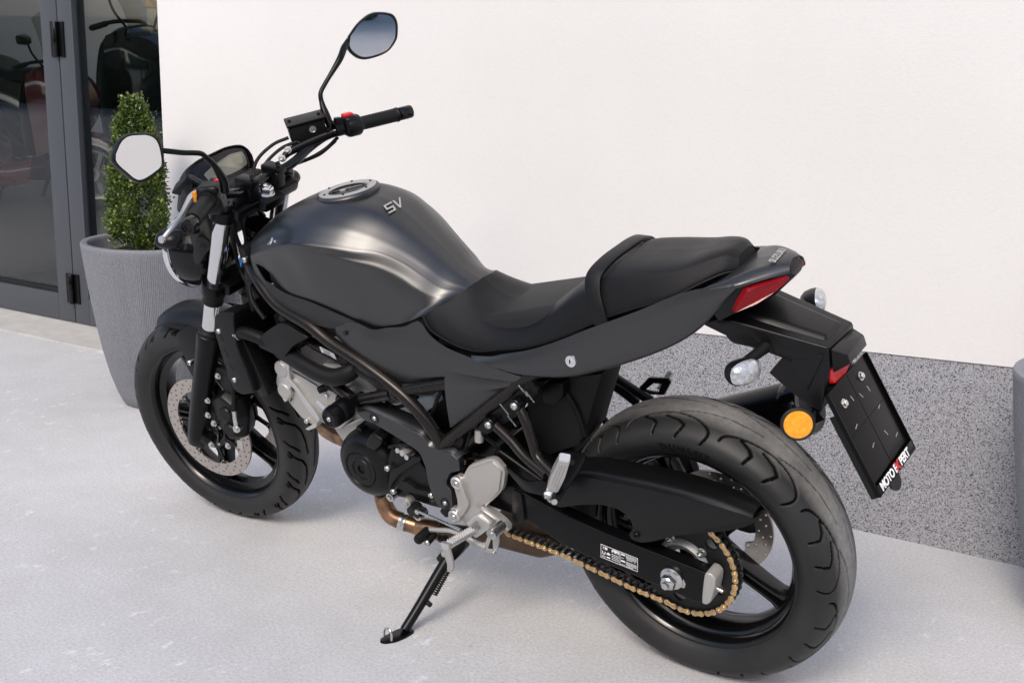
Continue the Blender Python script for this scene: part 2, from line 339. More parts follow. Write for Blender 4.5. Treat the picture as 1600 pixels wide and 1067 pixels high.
def ground_mat():
    m, t, b = node_mat('brushed concrete'); tc = t.nodes.new('ShaderNodeTexCoord')
    big = tnoise(t, tc, 0.9, 4); mid = tnoise(t, tc, 6, 6, 0.6); fine = tnoise(t, tc, 135, 5, 0.8)
    r1 = ramp(t, [(0.3, (0.460, 0.454, 0.443)), (0.7, (0.524, 0.530, 0.549))]); t.links.new(big.outputs['Fac'], r1.inputs['Fac'])
    r2 = ramp(t, [(0.35, (0.482, 0.477, 0.471)), (0.65, (0.556, 0.553, 0.554))]); t.links.new(mid.outputs['Fac'], r2.inputs['Fac'])
    c = mixc(t, r1.outputs['Color'], r2.outputs['Color'], 0.5)
    rf = ramp(t, [(0.3, (0.70, 0.70, 0.70)), (0.5, (0.99, 0.99, 0.99)), (0.72, (1.22, 1.22, 1.22))]); t.links.new(fine.outputs['Fac'], rf.inputs['Fac'])
    c = mixc(t, c, rf.outputs['Color'], 1.0, 'MULTIPLY')
    # pale scuffs, gathered in the foreground of the slab
    sc = tnoise(t, tc, 26, 5, 0.75, stretch=(1.0, 0.55, 1)); zone = tnoise(t, tc, 2.1, 2)
    ma = t.nodes.new('ShaderNodeMath'); ma.operation = 'MULTIPLY'
    a1 = ramp(t, [(0.57, (0, 0, 0)), (0.67, (1, 1, 1))]); t.links.new(sc.outputs['Fac'], a1.inputs['Fac'])
    a2 = ramp(t, [(0.40, (0, 0, 0)), (0.60, (0.8, 0.8, 0.8))]); t.links.new(zone.outputs['Fac'], a2.inputs['Fac'])
    t.links.new(a1.outputs['Color'], ma.inputs[0]); t.links.new(a2.outputs['Color'], ma.inputs[1])
    c = mixc(t, c, (0.70, 0.70, 0.70), ma.outputs[0])
    # small dark spots
    v = t.nodes.new('ShaderNodeTexVoronoi'); v.inputs['Scale'].default_value = 4.2; t.links.new(tc.outputs['Object'], v.inputs['Vector'])
    rv = ramp(t, [(0.012, (1, 1, 1)), (0.032, (0, 0, 0))]); t.links.new(v.outputs['Distance'], rv.inputs['Fac'])
    mg = t.nodes.new('ShaderNodeMath'); mg.operation = 'MULTIPLY'; mg.inputs[1].default_value = 0.55; t.links.new(rv.outputs['Color'], mg.inputs[0])
    c = mixc(t, c, (0.16, 0.15, 0.14), mg.outputs[0])
    t.links.new(c, b.inputs['Base Color']); b.inputs['Roughness'].default_value = 0.85
    bp = t.nodes.new('ShaderNodeBump'); bp.inputs['Strength'].default_value = 0.35; bp.inputs['Distance'].default_value = 0.0015
    t.links.new(fine.outputs['Fac'], bp.inputs['Height']); t.links.new(bp.outputs['Normal'], b.inputs['Normal'])
    return m
def render_mat():
    m, t, b = node_mat('white scraped render'); tc = t.nodes.new('ShaderNodeTexCoord')
    n = tnoise(t, tc, 210, 4, 0.65, stretch=(0.45, 1, 1.0)); n2 = tnoise(t, tc, 1.3, 3)
    r = ramp(t, [(0.3, (0.675, 0.662, 0.650)), (0.7, (0.71, 0.697, 0.685))]); t.links.new(n2.outputs['Fac'], r.inputs['Fac'])
    rf = ramp(t, [(0.3, (0.955, 0.955, 0.955)), (0.6, (1, 1, 1))]); t.links.new(n.outputs['Fac'], rf.inputs['Fac'])
    t.links.new(mixc(t, r.outputs['Color'], rf.outputs['Color'], 1.0, 'MULTIPLY'), b.inputs['Base Color']); b.inputs['Roughness'].default_value = 0.9
    bp = t.nodes.new('ShaderNodeBump'); bp.inputs['Strength'].default_value = 0.22; bp.inputs['Distance'].default_value = 0.002
    t.links.new(n.outputs['Fac'], bp.inputs['Height']); t.links.new(bp.outputs['Normal'], b.inputs['Normal']); return m
def dado_mat():
    m, t, b = node_mat('speckled stone plaster'); tc = t.nodes.new('ShaderNodeTexCoord')
    v = t.nodes.new('ShaderNodeTexVoronoi'); v.inputs['Scale'].default_value = 430; t.links.new(tc.outputs['Object'], v.inputs['Vector'])
    hs = t.nodes.new('ShaderNodeSeparateColor'); t.links.new(v.outputs['Color'], hs.inputs['Color'])
    r = ramp(t, [(0.0, (0.035, 0.037, 0.045)), (0.13, (0.11, 0.111, 0.118)), (0.18, (0.275, 0.277, 0.30)), (0.5, (0.315, 0.317, 0.34)), (0.84, (0.36, 0.362, 0.38)), (0.96, (0.50, 0.50, 0.51))])
    r.color_ramp.interpolation = 'CONSTANT'; t.links.new(hs.outputs['Red'], r.inputs['Fac'])
    t.links.new(r.outputs['Color'], b.inputs['Base Color']); b.inputs['Roughness'].default_value = 0.75
    bp = t.nodes.new('ShaderNodeBump'); bp.inputs['Strength'].default_value = 0.5; bp.inputs['Distance'].default_value = 0.0012; bp.invert = True
    t.links.new(v.outputs['Distance'], bp.inputs['Height']); t.links.new(bp.outputs['Normal'], b.inputs['Normal']); return m
def pot_mat():
    m, t, b = node_mat('grey granite-effect pot'); tc = t.nodes.new('ShaderNodeTexCoord')
    n = tnoise(t, tc, 330, 2, 0.8); r = ramp(t, [(0.3, (0.115, 0.120, 0.140)), (0.55, (0.195, 0.20, 0.222)), (0.72, (0.33, 0.335, 0.355))]); t.links.new(n.outputs['Fac'], r.inputs['Fac'])
    t.links.new(r.outputs['Color'], b.inputs['Base Color']); b.inputs['Roughness'].default_value = 0.6; return m
def clear_mat(name, tint, rough=0.0):
    """thin clear sheet: what lies behind shows straight through, both faces reflect"""
    m = bpy.data.materials.new(name); m.use_nodes = True; t = m.node_tree; t.nodes.clear()
    o = t.nodes.new('ShaderNodeOutputMaterial'); tr = t.nodes.new('ShaderNodeBsdfTransparent'); gl = t.nodes.new('ShaderNodeBsdfGlossy'); fr = t.nodes.new('ShaderNodeFresnel'); mx = t.nodes.new('ShaderNodeMixShader')
    ge = t.nodes.new('ShaderNodeNewGeometry'); mr = t.nodes.new('ShaderNodeMapRange'); mr.inputs['To Min'].default_value = 1.5; mr.inputs['To Max'].default_value = 1 / 1.5
    t.links.new(ge.outputs['Backfacing'], mr.inputs['Value']); t.links.new(mr.outputs['Result'], fr.inputs['IOR'])
    tr.inputs['Color'].default_value = (*tint, 1); gl.inputs['Roughness'].default_value = rough
    t.links.new(fr.outputs[0], mx.inputs[0]); t.links.new(tr.outputs[0], mx.inputs[1]); t.links.new(gl.outputs[0], mx.inputs[2]); t.links.new(mx.outputs[0], o.inputs[0]); return m
def glass_mat(): return clear_mat('window glass', (0.80, 0.83, 0.82))
MAT['ground'] = ground_mat(); MAT['render'] = render_mat(); MAT['dado'] = dado_mat(); MAT['pot'] = pot_mat(); MAT['glass'] = glass_mat()
MAT['door'] = M('anthracite powder coat', (0.060, 0.066, 0.078), 0.42, bump=0.1, scale=900, rvar=0.05)
MAT['sill'] = M('pale sill concrete', (0.460, 0.449, 0.428), 0.85, bump=0.4, scale=180, var=0.08, vscale=12)
MAT['showfloor'] = M('dark showroom tiles', (0.085, 0.085, 0.088), 0.3, var=0.12, vscale=3)
MAT['showwall'] = M('showroom wall paint', (0.58, 0.57, 0.55), 0.8, var=0.04, vscale=2)
MAT['beige'] = M('beige wall band', (0.60, 0.48, 0.33), 0.8, var=0.06, vscale=3)
MAT['mat'] = M('entrance mat', (0.030, 0.030, 0.032), 0.95, bump=1.0, scale=160)
MAT['soil'] = M('potting soil', (0.030, 0.022, 0.016), 0.95, bump=1.0, scale=90, var=0.5, vscale=60)
MAT['redbody'] = M('dark red scooter paint', (0.075, 0.002, 0.005), 0.2, coat=0.8)
MAT['blackbody'] = M('black scooter paint', (0.010, 0.010, 0.013), 0.14, coat=0.8)
MAT['screen'] = M('tinted windshield', (0.55, 0.56, 0.55), 0.03, trans=0.0)

def quadmesh(name, pts, faces, mat, parent=None):
    me = bpy.data.meshes.new(name); me.from_pydata(pts, [], faces); me.update(); return link(name, me, mat, parent, smooth=False)
structure(quadmesh('ground', [(-60, -20, 0), (60, -20, 0), (60, 60, 0), (-60, 60, 0)], [(0, 1, 2, 3)], 'ground'))
# wall frame: u runs along the wall towards the front of the bike, n away from the street
WU = Vector((0.9992, 0.0411, 0)); WN = Vector((0.0411, -0.9992, 0)); WO = Vector((0.036, -0.926, 0))
def wp(u, n, z): return WO + WU * u + WN * n + Vector((0, 0, z))
UC = 2.696                                   # where the white wall ends and the door recess begins
wall = thing('building_wall', 'white rendered building wall with grey speckled plinth behind the motorcycle', 'wall', wp(0, 0, 0))
wall_m = wall.location.copy()
def wlocal(*a): return wp(*a) - wall_m
def wbox(name, u0, u1, n0, n1, z0, z1, mat, parent, local=True, bevel=0.0):
    f = wlocal if local else wp
    def zz(z, u): return z(u) if callable(z) else z
    pts = [f(u, n, zz(z, u)) for z in (z0, z1) for u, n in ((u0, n0), (u1, n0), (u1, n1), (u0, n1))]
    bm = bmesh.new(); vs = [bm.verts.new(p) for p in pts]
    for q in ((0,1,2,3), (4,5,6,7), (0,1,5,4), (1,2,6,5), (2,3,7,6), (3,0,4,7)): bm.faces.new([vs[i] for i in q])
    if bevel: bmesh.ops.bevel(bm, geom=bm.edges[:], offset=bevel, segments=2, affect='EDGES', profile=0.6)
    return from_bm(name, bm, mat, parent, 30)
def dado_z(u): return 0.5065 - 0.0385 * u
wbox('render_face', -14, UC, 0.0, 0.30, dado_z, 4.2, 'render', wall)
wbox('plinth', -14, UC - 0.001, 0.004, 0.299, 0.0, lambda u: dado_z(u) - 0.001, 'dado', wall)
# the opening: sill, lintel, door
structure(wbox('door_sill', UC, 7.0, 0.112, 0.60, -0.05, 0.006, 'sill', None, local=False))
lintel = wbox('lintel', UC + 0.001, 9.0, 0.002, 0.30, 2.45, 4.2, 'render', None, local=False); tag(lintel, 'white rendered lintel above the glass door, out of the frame', 'lintel')
DN = 0.383                                   # depth of the door plane behind the wall face
door = thing('glass_door', 'anthracite metal framed glass door with wide hinges left of the white wall', 'door', wp(3.9, DN, 0))
d0 = door.location.copy()
def dbox(name, u0, u1, n0, n1, z0, z1, mat, parent=door, bevel=0.002):
    pts = [wp(u, n, z) - d0 for z in (z0, z1) for u, n in ((u0, n0), (u1, n0), (u1, n1), (u0, n1))]
    bm = bmesh.new(); vs = [bm.verts.new(p) for p in pts]
    for q in ((0,1,2,3), (4,5,6,7), (0,1,5,4), (1,2,6,5), (2,3,7,6), (3,0,4,7)): bm.faces.new([vs[i] for i in q])
    if bevel: bmesh.ops.bevel(bm, geom=bm.edges[:], offset=bevel, segments=2, affect='EDGES', profile=0.6)
    return from_bm(name, bm, mat, parent, 30)
# leaf (left of the seam) and fixed light (right of the seam)
US = 3.757
dbox('door_stile', US + 0.003, 3.868, DN, DN + 0.07, 0.008, 2.40, 'door')
dbox('bottom_rail', 3.869, 5.0, DN, DN + 0.07, 0.008, 0.132, 'door')
dbox('door_stile', 4.86, 5.0, DN, DN + 0.07, 0.133, 2.40, 'door')
dbox('top_rail', 3.869, 4.859, DN, DN + 0.07, 2.28, 2.40, 'door')
g = dbox('pane', 3.860, 4.868, DN + 0.028, DN + 0.036, 0.125, 2.29, 'glass', bevel=0)
dbox('glazing_bead', 3.869, 4.859, DN + 0.012, DN + 0.026, 0.133, 0.150, 'gap', bevel=0)
side = thing('side_window', 'fixed glass side light in anthracite frame between the door hinges and the white wall', 'window', wp(3.2, DN, 0))
def sbox(name, u0, u1, n0, n1, z0, z1, mat, bevel=0.002):
    global d0
    k = d0; d0 = side.location.copy(); o = dbox(name, u0, u1, n0, n1, z0, z1, mat, side, bevel); d0 = k; return o
sbox('frame_post', 3.660, US - 0.003, DN, DN + 0.07, 0.008, 2.40, 'door')
sbox('bottom_rail', 2.2, 3.659, DN, DN + 0.07, 0.008, 0.132, 'door')
sbox('top_rail', 2.2, 3.659, DN, DN + 0.07, 2.28, 2.40, 'door')
sbox('pane', 2.2, 3.67, DN + 0.028, DN + 0.036, 0.125, 2.29, 'glass', 0)
sbox('frame_edge', 3.650, 3.659, DN - 0.006, DN + 0.02, 0.133, 2.28, 'door', 0.001)
for z0, z1 in ((0.10, 0.235), (1.195, 1.345)):
    h = bmesh.new(); lathe_bm(h, [(0, z1), (0.010, z1), (0.012, z1 - 0.003), (0.012, (z0+z1)/2 + 0.001), (0.0105, (z0+z1)/2), (0.012, (z0+z1)/2 - 0.001), (0.012, z0 + 0.003), (0.010, z0), (0, z0)], wp(US, DN - 0.014, 0) - d0, (0, 0, 1), 20)
    hi = from_bm('hinge', h, 'gloss', door)
    dbox('hinge_leaf', US + 0.006, US + 0.045, DN - 0.006, DN - 0.0005, z0, z1, 'satin', hi)
    dbox('hinge_leaf', US - 0.045, US - 0.006, DN - 0.006, DN - 0.0005, z0, z1, 'satin', hi)
# showroom behind the glass
structure(wbox('showroom_floor', 0.5, 9.0, DN + 0.072, 5.5, -0.05, 0.004, 'showfloor', None, local=False))
sw = wbox('showroom_back_wall', 0.5, 9.0, 5.5, 5.6, 0.0, 3.0, 'showwall', None, local=False); tag(sw, 'grey back wall of the showroom seen through the glass', 'wall')
wbox('wall_band', 0.5, 9.0, 5.49, 5.4995, 1.56, 3.0, 'beige', sw, local=False)
for nm, u in (('right', 0.4), ('left', 9.0)):
    s_ = wbox('showroom_side_wall', u, u + 0.1, 0.31, 5.6, 0.0, 3.0, 'showwall', None, local=False); tag(s_, 'showroom side wall at the %s end of the room' % ('far' if nm == 'left' else 'near'), 'wall')
cl = wbox('showroom_ceiling', 0.4, 9.1, 0.31, 3.5, 3.0, 3.1, 'showwall', None, local=False); structure(cl)  # stops short of the back wall: unseen roof opening added to light the room
em = wbox('entrance_mat', 3.95, 4.95, DN + 0.10, DN + 0.80, 0.005, 0.016, 'mat', None, local=False, bevel=0.004); tag(em, 'dark ribbed entrance mat on the floor just inside the glass door', 'mat')

# planters
def planter(name, label, cx, cy, mat='pot', h=0.59, r=0.247, group='grey ribbed planters along the wall'):
    t = thing(name, label, 'planter', (cx, cy, 0), group=group)
    prof = [(0.0, 0.004), (0.10, 0.002), (0.118, 0.0), (0.128, 0.008), (0.146, 0.045), (0.168, 0.11), (0.190, 0.20), (0.207, 0.29), (0.221, 0.38), (0.233, 0.47), (0.242, 0.545), (0.2455, 0.575), (0.2465, 0.584), (0.244, 0.590), (0.226, 0.590), (0.222, 0.586), (0.219, 0.575), (0.212, 0.50), (0.20, 0.49)]
    prof = [(a * r / 0.247, b * h / 0.59) for a, b in prof]
    n = 1380; ribs = 230; bm = bmesh.new(); rings = []
    P = []
    for i in range(len(prof) - 1):
        k = 3 if 4 <= i <= 10 else 1
        for j in range(k): P.append(tuple(prof[i][q] + (prof[i+1][q] - prof[i][q]) * j / k for q in (0, 1)))
    P.append(prof[-1])
    verts = []; faces = []; m = len(P); rng = np.random.RandomState(3); amp = 0.6 + 0.8 * rng.rand(ribs); dep = rng.rand(ribs) 
    for k in range(n):
        a = 2*PI*k/n; ph = (k * ribs / n) % 1.0; ri = int(k * ribs / n); g_ = max(0.0, 1 - abs(ph - 0.5) * 5.0)
        for (rr, z) in P:
            on = 1.0 if (0.05 * h < z < 0.965 * h and rr > r * 0.55 and z > 0.0) else 0.0
            if rr < 0.93 * r and z > 0.8 * h: on = 0.0
            fade = min(1.0, max(0.0, (z - 0.03) / 0.08))
            q = rr - on * fade * 0.0015 * amp[ri] * g_
            verts.append((q * math.cos(a), q * math.sin(a), z))
    for k in range(n):
        for i in range(m - 1): faces.append((k*m + i, ((k+1) % n)*m + i, ((k+1) % n)*m + i + 1, k*m + i + 1))
    me = bpy.data.meshes.new('pot_body'); me.from_pydata(verts, [], faces); me.update()
    link('pot_body', me, mat, t, 60)
    s = bmesh.new(); lathe_bm(s, [(0, h - 0.035), (0.10, h - 0.032), (0.2195 * r / 0.247, h - 0.05)], (0, 0, 0), (0, 0, 1), 40); from_bm('soil', s, 'soil', t)
    return t
PC = (2.52, -0.578)
planter('planter', 'grey ribbed round planter holding a clipped box cone beside the front wheel', PC[0], PC[1])
planter('planter', 'grey ribbed planter cut off by the right edge against the plinth', -0.645, -0.675, h=0.60)
# the box cone
def leaf_mat():
    m, t, b = node_mat('box leaves'); oi = t.nodes.new('ShaderNodeAttribute'); oi.attribute_name = 'tone'
    r = ramp(t, [(0.0, (0.014, 0.030, 0.006)), (0.48, (0.050, 0.088, 0.015)), (0.82, (0.14, 0.20, 0.03)), (1.0, (0.30, 0.34, 0.07))]); t.links.new(oi.outputs['Fac'], r.inputs['Fac'])
    t.links.new(r.outputs['Color'], b.inputs['Base Color']); b.inputs['Roughness'].default_value = 0.4
    b.inputs['Subsurface Weight'].default_value = 0.0; b.inputs['Transmission Weight'].default_value = 0.0; return m
MAT['leaf'] = leaf_mat(); MAT['bark'] = M('bark', (0.06, 0.045, 0.03), 0.9, bump=0.8, scale=120)
shrub = thing('box_shrub', 'clipped green boxwood cone growing in the grey planter behind the left mirror', 'shrub', (PC[0] + 0.055, PC[1] + 0.015, 0.54))
tube('trunk', [(0, 0, -0.02), (0.004, 0.003, 0.15), (0, 0, 0.40)], [0.016, 0.012, 0.006], 'bark', shrub, n=8)
def crown_r(z):   # radius of the cone at height z above the soil
    return float(np.interp(z, [0.0, 0.05, 0.15, 0.27, 0.38, 0.445, 0.485, 0.515], [0.062, 0.082, 0.087, 0.076, 0.055, 0.038, 0.021, 0.003]))
def crown():
    rng = np.random.RandomState(11); vs = []; fs = []; tone = []
    clumps = [(rng.rand() * 0.505, rng.rand() * 2*PI, rng.rand()) for _ in range(520)]
    for (cz, ca, ct) in clumps:
        R0 = crown_r(cz) * (0.62 + 0.42 * rng.rand() ** 0.5) + 0.004 * rng.randn()
        base = np.array([R0 * math.cos(ca), R0 * math.sin(ca), cz + 0.02])
        outd = np.array([math.cos(ca), math.sin(ca), 0.75 + 0.4 * rng.randn()]); outd /= np.linalg.norm(outd)
        for _ in range(34):
            p = base + rng.randn(3) * np.array([0.009, 0.009, 0.013]) + outd * rng.rand() * 0.016
            d = outd + rng.randn(3) * 0.55; d /= np.linalg.norm(d); s = np.cross(d, rng.randn(3)); s /= np.linalg.norm(s) + 1e-9
            nn = np.cross(d, s); L = 0.0125 * (0.7 + 0.6 * rng.rand()); Wd = L * 0.30; i = len(vs)
            vs += [p, p + d*L*0.45 + s*Wd + nn*L*0.05, p + d*L, p + d*L*0.45 - s*Wd + nn*L*0.05]
            fs.append((i, i+1, i+2, i+3)); tv = min(1, max(0, 0.18 + 0.45 * ct + 0.25 * rng.rand() + 0.28 * (rng.rand() < 0.12))); tone += [tv] * 4
    me = bpy.data.meshes.new('crown'); me.from_pydata([tuple(v) for v in vs], [], fs); me.update()
    at = me.attributes.new('tone', 'FLOAT', 'POINT'); at.data.foreach_set('value', tone)
    return link('crown', me, 'leaf', shrub, smooth=False)
crown()
# ------------------------------------------------------------------ motorcycle
LEAN = R(14)
bike = thing('motorcycle', 'matte black naked motorcycle leaning on its side stand in front of the white wall', 'motorcycle', (0, 0, 0.0038), (-LEAN, 0, 0))
DEL = 0.0560                                        # bars turned slightly to the left
AXP = Vector((1.551, 0, 0)); AXD = Vector((-math.sin(R(25)), 0, math.cos(R(25))))
MST = Matrix.Translation(AXP) @ Matrix.Rotation(DEL, 4, AXD) @ Matrix.Translation(-AXP)
def st(o): o.matrix_basis = MST @ o.matrix_basis; return o     # for parts that turn with the handlebar
FW = Vector((1.445, 0, 0.300)); RW = Vector((0, 0, 0.312))

def tyre(name, cen, half, grooves, period, reps, mat, parent, dep=0.0045, wid=0.0026, nseg=1440, phase=0.0):
    # dense section: arc length v measured from the crown centre
    h = catmull([(r, y, 0) for r, y in half], 70)[:, :2]
    k0 = int(np.argmax(h[:, 1])); sec = np.concatenate([h, (h[::-1] * np.array([1, -1]))[1:]])
    d = np.r_[0, np.cumsum(np.linalg.norm(np.diff(sec, axis=0), axis=1))]; mid = d[len(h) - 1]
    nn = 150; ss = np.linspace(0, d[-1], nn); r = np.interp(ss, d, sec[:, 0]); y = np.interp(ss, d, sec[:, 1]); v = mid - ss     # v > 0 on the left
    th = np.linspace(0, 2*PI, nseg, endpoint=False); Rm = half[-1][0]
    D = np.zeros((nseg, nn)); U = (th / (2*PI) * reps) - phase
    for sgn, off in ((1, 0.0), (-1, 0.5)):
        vv = v * sgn; cols = np.where((vv > 0.001) & (vv < 0.105))[0]
        u = ((U + off) % 1.0)[:, None]; best = np.full((nseg, len(cols)), 1.0)
        for line, wk in grooves:
            for i in range(len(line) - 1):
                a = np.array(line[i]); b = np.array(line[i + 1])
                for sh in (-1, 0, 1):
                    ax, ay = (a[0] + sh) * period, a[1]; bx, by = (b[0] + sh) * period, b[1]
                    px = u * period - ax; py = vv[cols][None, :] - ay; dx, dy = bx - ax, by - ay
                    t = np.clip((px * dx + py * dy) / (dx*dx + dy*dy), 0, 1)
                    best = np.minimum(best, np.hypot(px - t*dx, py - t*dy) / wk)
        D[:, cols] = np.maximum(D[:, cols], np.clip((1.35 - best / wid) / 0.6, 0, 1) * dep)
    nx = -np.gradient(y); ny = np.gradient(r); L = np.hypot(nx, ny); nr, nyv = ny / L, nx / L
    # outward normal of the section
    sgnn = np.sign((nx * (r - 0.25) + 0).sum()) if False else 1
    nr_ = -np.gradient(y) / L; ny_ = np.gradient(r) / L
    if nr_[nn // 2] < 0: nr_, ny_ = -nr_, -ny_
    RR = r[None] - D * nr_[None]; YY = y[None] - D * ny_[None]
    X = cen[0] + RR * np.cos(th)[:, None]; Z = cen[2] + RR * np.sin(th)[:, None]
    co = np.stack([X, np.broadcast_to(YY, X.shape), Z], 2).reshape(-1, 3)
    i = np.arange(nseg)[:, None]; j = np.arange(nn - 1)[None]
    A = (i * nn + j); B = ((i + 1) % nseg) * nn + j
    F = np.stack([A, A + 1, B + 1, B], 2).reshape(-1, 4)
    me = bpy.data.meshes.new(name); me.vertices.add(len(co)); me.vertices.foreach_set('co', co.ravel())
    me.loops.add(F.size); me.loops.foreach_set('vertex_index', F.ravel().astype(np.int32)); me.polygons.add(len(F))
    me.polygons.foreach_set('loop_start', np.arange(0, F.size, 4, dtype=np.int32)); me.polygons.foreach_set('loop_total', np.full(len(F), 4, dtype=np.int32))
    me.update(); me.validate(); ag = me.attributes.new('groove', 'FLOAT', 'POINT'); ag.data.foreach_set('value', (D / dep).astype(np.float32).ravel()); at = me.attributes.new('crown', 'FLOAT', 'POINT')
    at.data.foreach_set('value', np.broadcast_to(np.abs(v), (nseg, nn)).astype(np.float32).ravel())
    o = bpy.data.objects.new(name, me); COL.objects.link(o); me.materials.append(MAT[mat]); o.parent = parent
    for p in me.polygons: p.use_smooth = True
    return o
def tyre_mat(name, worn, side=(0.014, 0.014, 0.014), worncol=(0.19, 0.186, 0.18), scuff=0.85):
    m, t, b = node_mat(name); at = t.nodes.new('ShaderNodeAttribute'); at.attribute_name = 'crown'; tc = t.nodes.new('ShaderNodeTexCoord')
    n = tnoise(t, tc, 70, 6, 0.7); n2 = tnoise(t, tc, 9, 4, 0.6); n3 = tnoise(t, tc, 160, 4, 0.8)
    ad = t.nodes.new('ShaderNodeMath'); ad.operation = 'MULTIPLY_ADD'; ad.inputs[1].default_value = 0.02; t.links.new(n2.outputs['Fac'], ad.inputs[0]); t.links.new(at.outputs['Fac'], ad.inputs[2])
    r = ramp(t, [(0.0, (1, 1, 1)), (1.0, (0, 0, 0))]); mp = t.nodes.new('ShaderNodeMapRange'); mp.inputs['From Min'].default_value = worn - 0.012; mp.inputs['From Max'].default_value = worn + 0.022; t.links.new(ad.outputs[0], mp.inputs['Value']); t.links.new(mp.outputs['Result'], r.inputs['Fac'])
    sc = ramp(t, [(0.35, (0.75, 0.75, 0.75)), (0.66, (1.15, 1.15, 1.15)), (0.78, (2.3, 2.3, 2.3))]); t.links.new(n.outputs['Fac'], sc.inputs['Fac'])
    wc = mixc(t, worncol, sc.outputs['Color'], scuff, 'MULTIPLY')
    sv = ramp(t, [(0.3, tuple(c * 0.8 for c in side)), (0.7, tuple(c * 1.5 for c in side))]); t.links.new(n2.outputs['Fac'], sv.inputs['Fac'])
    ag = t.nodes.new('ShaderNodeAttribute'); ag.attribute_name = 'groove'      # unworn, undusted rubber down in the grooves, painted darker for the shade there
    t.links.new(mixc(t, mixc(t, sv.outputs['Color'], wc, r.outputs['Color']), (0.004, 0.004, 0.004), ag.outputs['Fac']), b.inputs['Base Color'])
    rr = t.nodes.new('ShaderNodeMapRange'); rr.inputs['To Min'].default_value = 0.50; rr.inputs['To Max'].default_value = 0.78; t.links.new(r.outputs['Color'], rr.inputs['Value']); gr = t.nodes.new('ShaderNodeMix'); gr.inputs['B'].default_value = 1.0; t.links.new(rr.outputs['Result'], gr.inputs['A']); t.links.new(ag.outputs['Fac'], gr.inputs['Factor']); t.links.new(gr.outputs['Result'], b.inputs['Roughness'])
    gs_ = t.nodes.new('ShaderNodeMapRange'); gs_.inputs['To Min'].default_value = 0.4; gs_.inputs['To Max'].default_value = 0.02; t.links.new(ag.outputs['Fac'], gs_.inputs['Value']); t.links.new(gs_.outputs['Result'], b.inputs['Specular IOR Level'])
    bp = t.nodes.new('ShaderNodeBump'); bp.inputs['Strength'].default_value = 0.35; bp.inputs['Distance'].default_value = 0.0008; t.links.new(n3.outputs['Fac'], bp.inputs['Height']); t.links.new(bp.outputs['Normal'], b.inputs['Normal']); return m
MAT['rear_tyre'] = tyre_mat('rear tyre rubber', 0.040); MAT['front_tyre'] = tyre_mat('front tyre rubber', 0.026, worncol=(0.085, 0.083, 0.080), scuff=0.35)

def sidewall_letters(txt, cen, y, rad, a0, step, size, par):
    for i, ch in enumerate(txt):
        a = R(a0 + step*i); c, s_ = math.cos(a), math.sin(a)
        m = frame_m((cen[0] + rad*c, y, cen[2] + rad*s_), (-s_, 0, c), (c, .35, s_)); text('sidewall_letter', ch, size, 'rubber', par, m, 0.0012, bold=.0006)
def rim_bm(bm, cen, fl, wide):
    k = wide
    prof = [(0.2285, k + .0015), (0.2285, k - .003), (0.2165, k - .008), (0.2165, -k + .008), (0.2285, -k + .003), (0.2285, -k - .0015), (0.2235, -k - .0012), (0.2195, -k + .003), (0.2150, -k + .010), (0.2135, -k + .022), (0.2060, -k + .027), (0.197, -0.016), (0.1945, 0), (0.197, 0.016), (0.2060, k - .027), (0.2135, k - .022), (0.2150, k - .010), (0.2195, k - .003), (0.2235, k + .0012)]
    lathe_bm(bm, prof, cen, (0, 1, 0), 160, closed=True)
def spoke_bm(bm, cen, ang, r0, r1, w0, w1, t0, t1):
    c, s = math.cos(ang), math.sin(ang); ex = Vector((c, 0, s)); ez = Vector((-s, 0, c)); ey = Vector((0, 1, 0))
    N = 9; secs = []
    for i in range(N):
        f = i / (N - 1); rr = r0 + (r1 - r0) * f; ww = (w0 * (1 - f) + w1 * f) * (1 - 0.22 * math.sin(PI * f)) * (1 + 0.55 * max(0, (f - 0.82) / 0.18) ** 2); tt = t0 * (1 - f) + t1 * f; gr = min(0.42, 0.42) * tt
        pr = [(-0.5, -0.35), (-0.42, -0.5), (-0.22, -0.5), (-0.14, -0.5 + 0.3), (0.14, -0.5 + 0.3), (0.22, -0.5), (0.42, -0.5), (0.5, -0.35), (0.5, 0.35), (0.42, 0.5), (0.22, 0.5), (0.14, 0.2), (-0.14, 0.2), (-0.22, 0.5), (-0.42, 0.5), (-0.5, 0.35)]
        secs.append([bm.verts.new(Vector(cen) + ex * rr + ez * (a * ww) + ey * (b * tt)) for a, b in pr])
    for i in range(N - 1):
        m = len(secs[0])
        for k in range(m): bm.faces.new((secs[i][k], secs[i][(k+1) % m], secs[i+1][(k+1) % m], secs[i+1][k]))
def wheel(name, cen, wide, angs, label=None, steer=False, hub=0.042):
    bm = bmesh.new(); rim_bm(bm, cen, 0.2285, wide); w_ = from_bm(name, bm, 'rimblack', bike, 30)
    if steer: st(w_)
    for a in angs:
        b = bmesh.new(); spoke_bm(b, cen, R(a), hub - 0.006, 0.203, 0.040, 0.036, 0.050, 0.036); from_bm('spoke', b, 'rimblack', w_, 30)
    lathe('hub', [(0.016, 0.058), (0.030, 0.058), (0.033, 0.054), (0.036, 0.030), (hub, 0.022), (hub, -0.022), (0.036, -0.030), (0.033, -0.054), (0.030, -0.058), (0.016, -0.058)], cen, (0, 1, 0), 'rimblack', w_, 40)
    return w_
front_wheel = wheel('front_wheel', FW, 0.0475, [-147 + 72 * k for k in range(5)], steer=True)
rear_wheel = wheel('rear_wheel', RW, 0.0595, [-150 + 72 * k for k in range(5)])
arch = [(0.0, 0.068), (0.01, 0.060), (0.05, 0.052), (0.15, 0.044), (0.35, 0.036), (0.52, 0.034), (0.68, 0.039), (0.80, 0.049), (0.875, 0.062), (0.88, 0.074), (0.84, 0.093)]
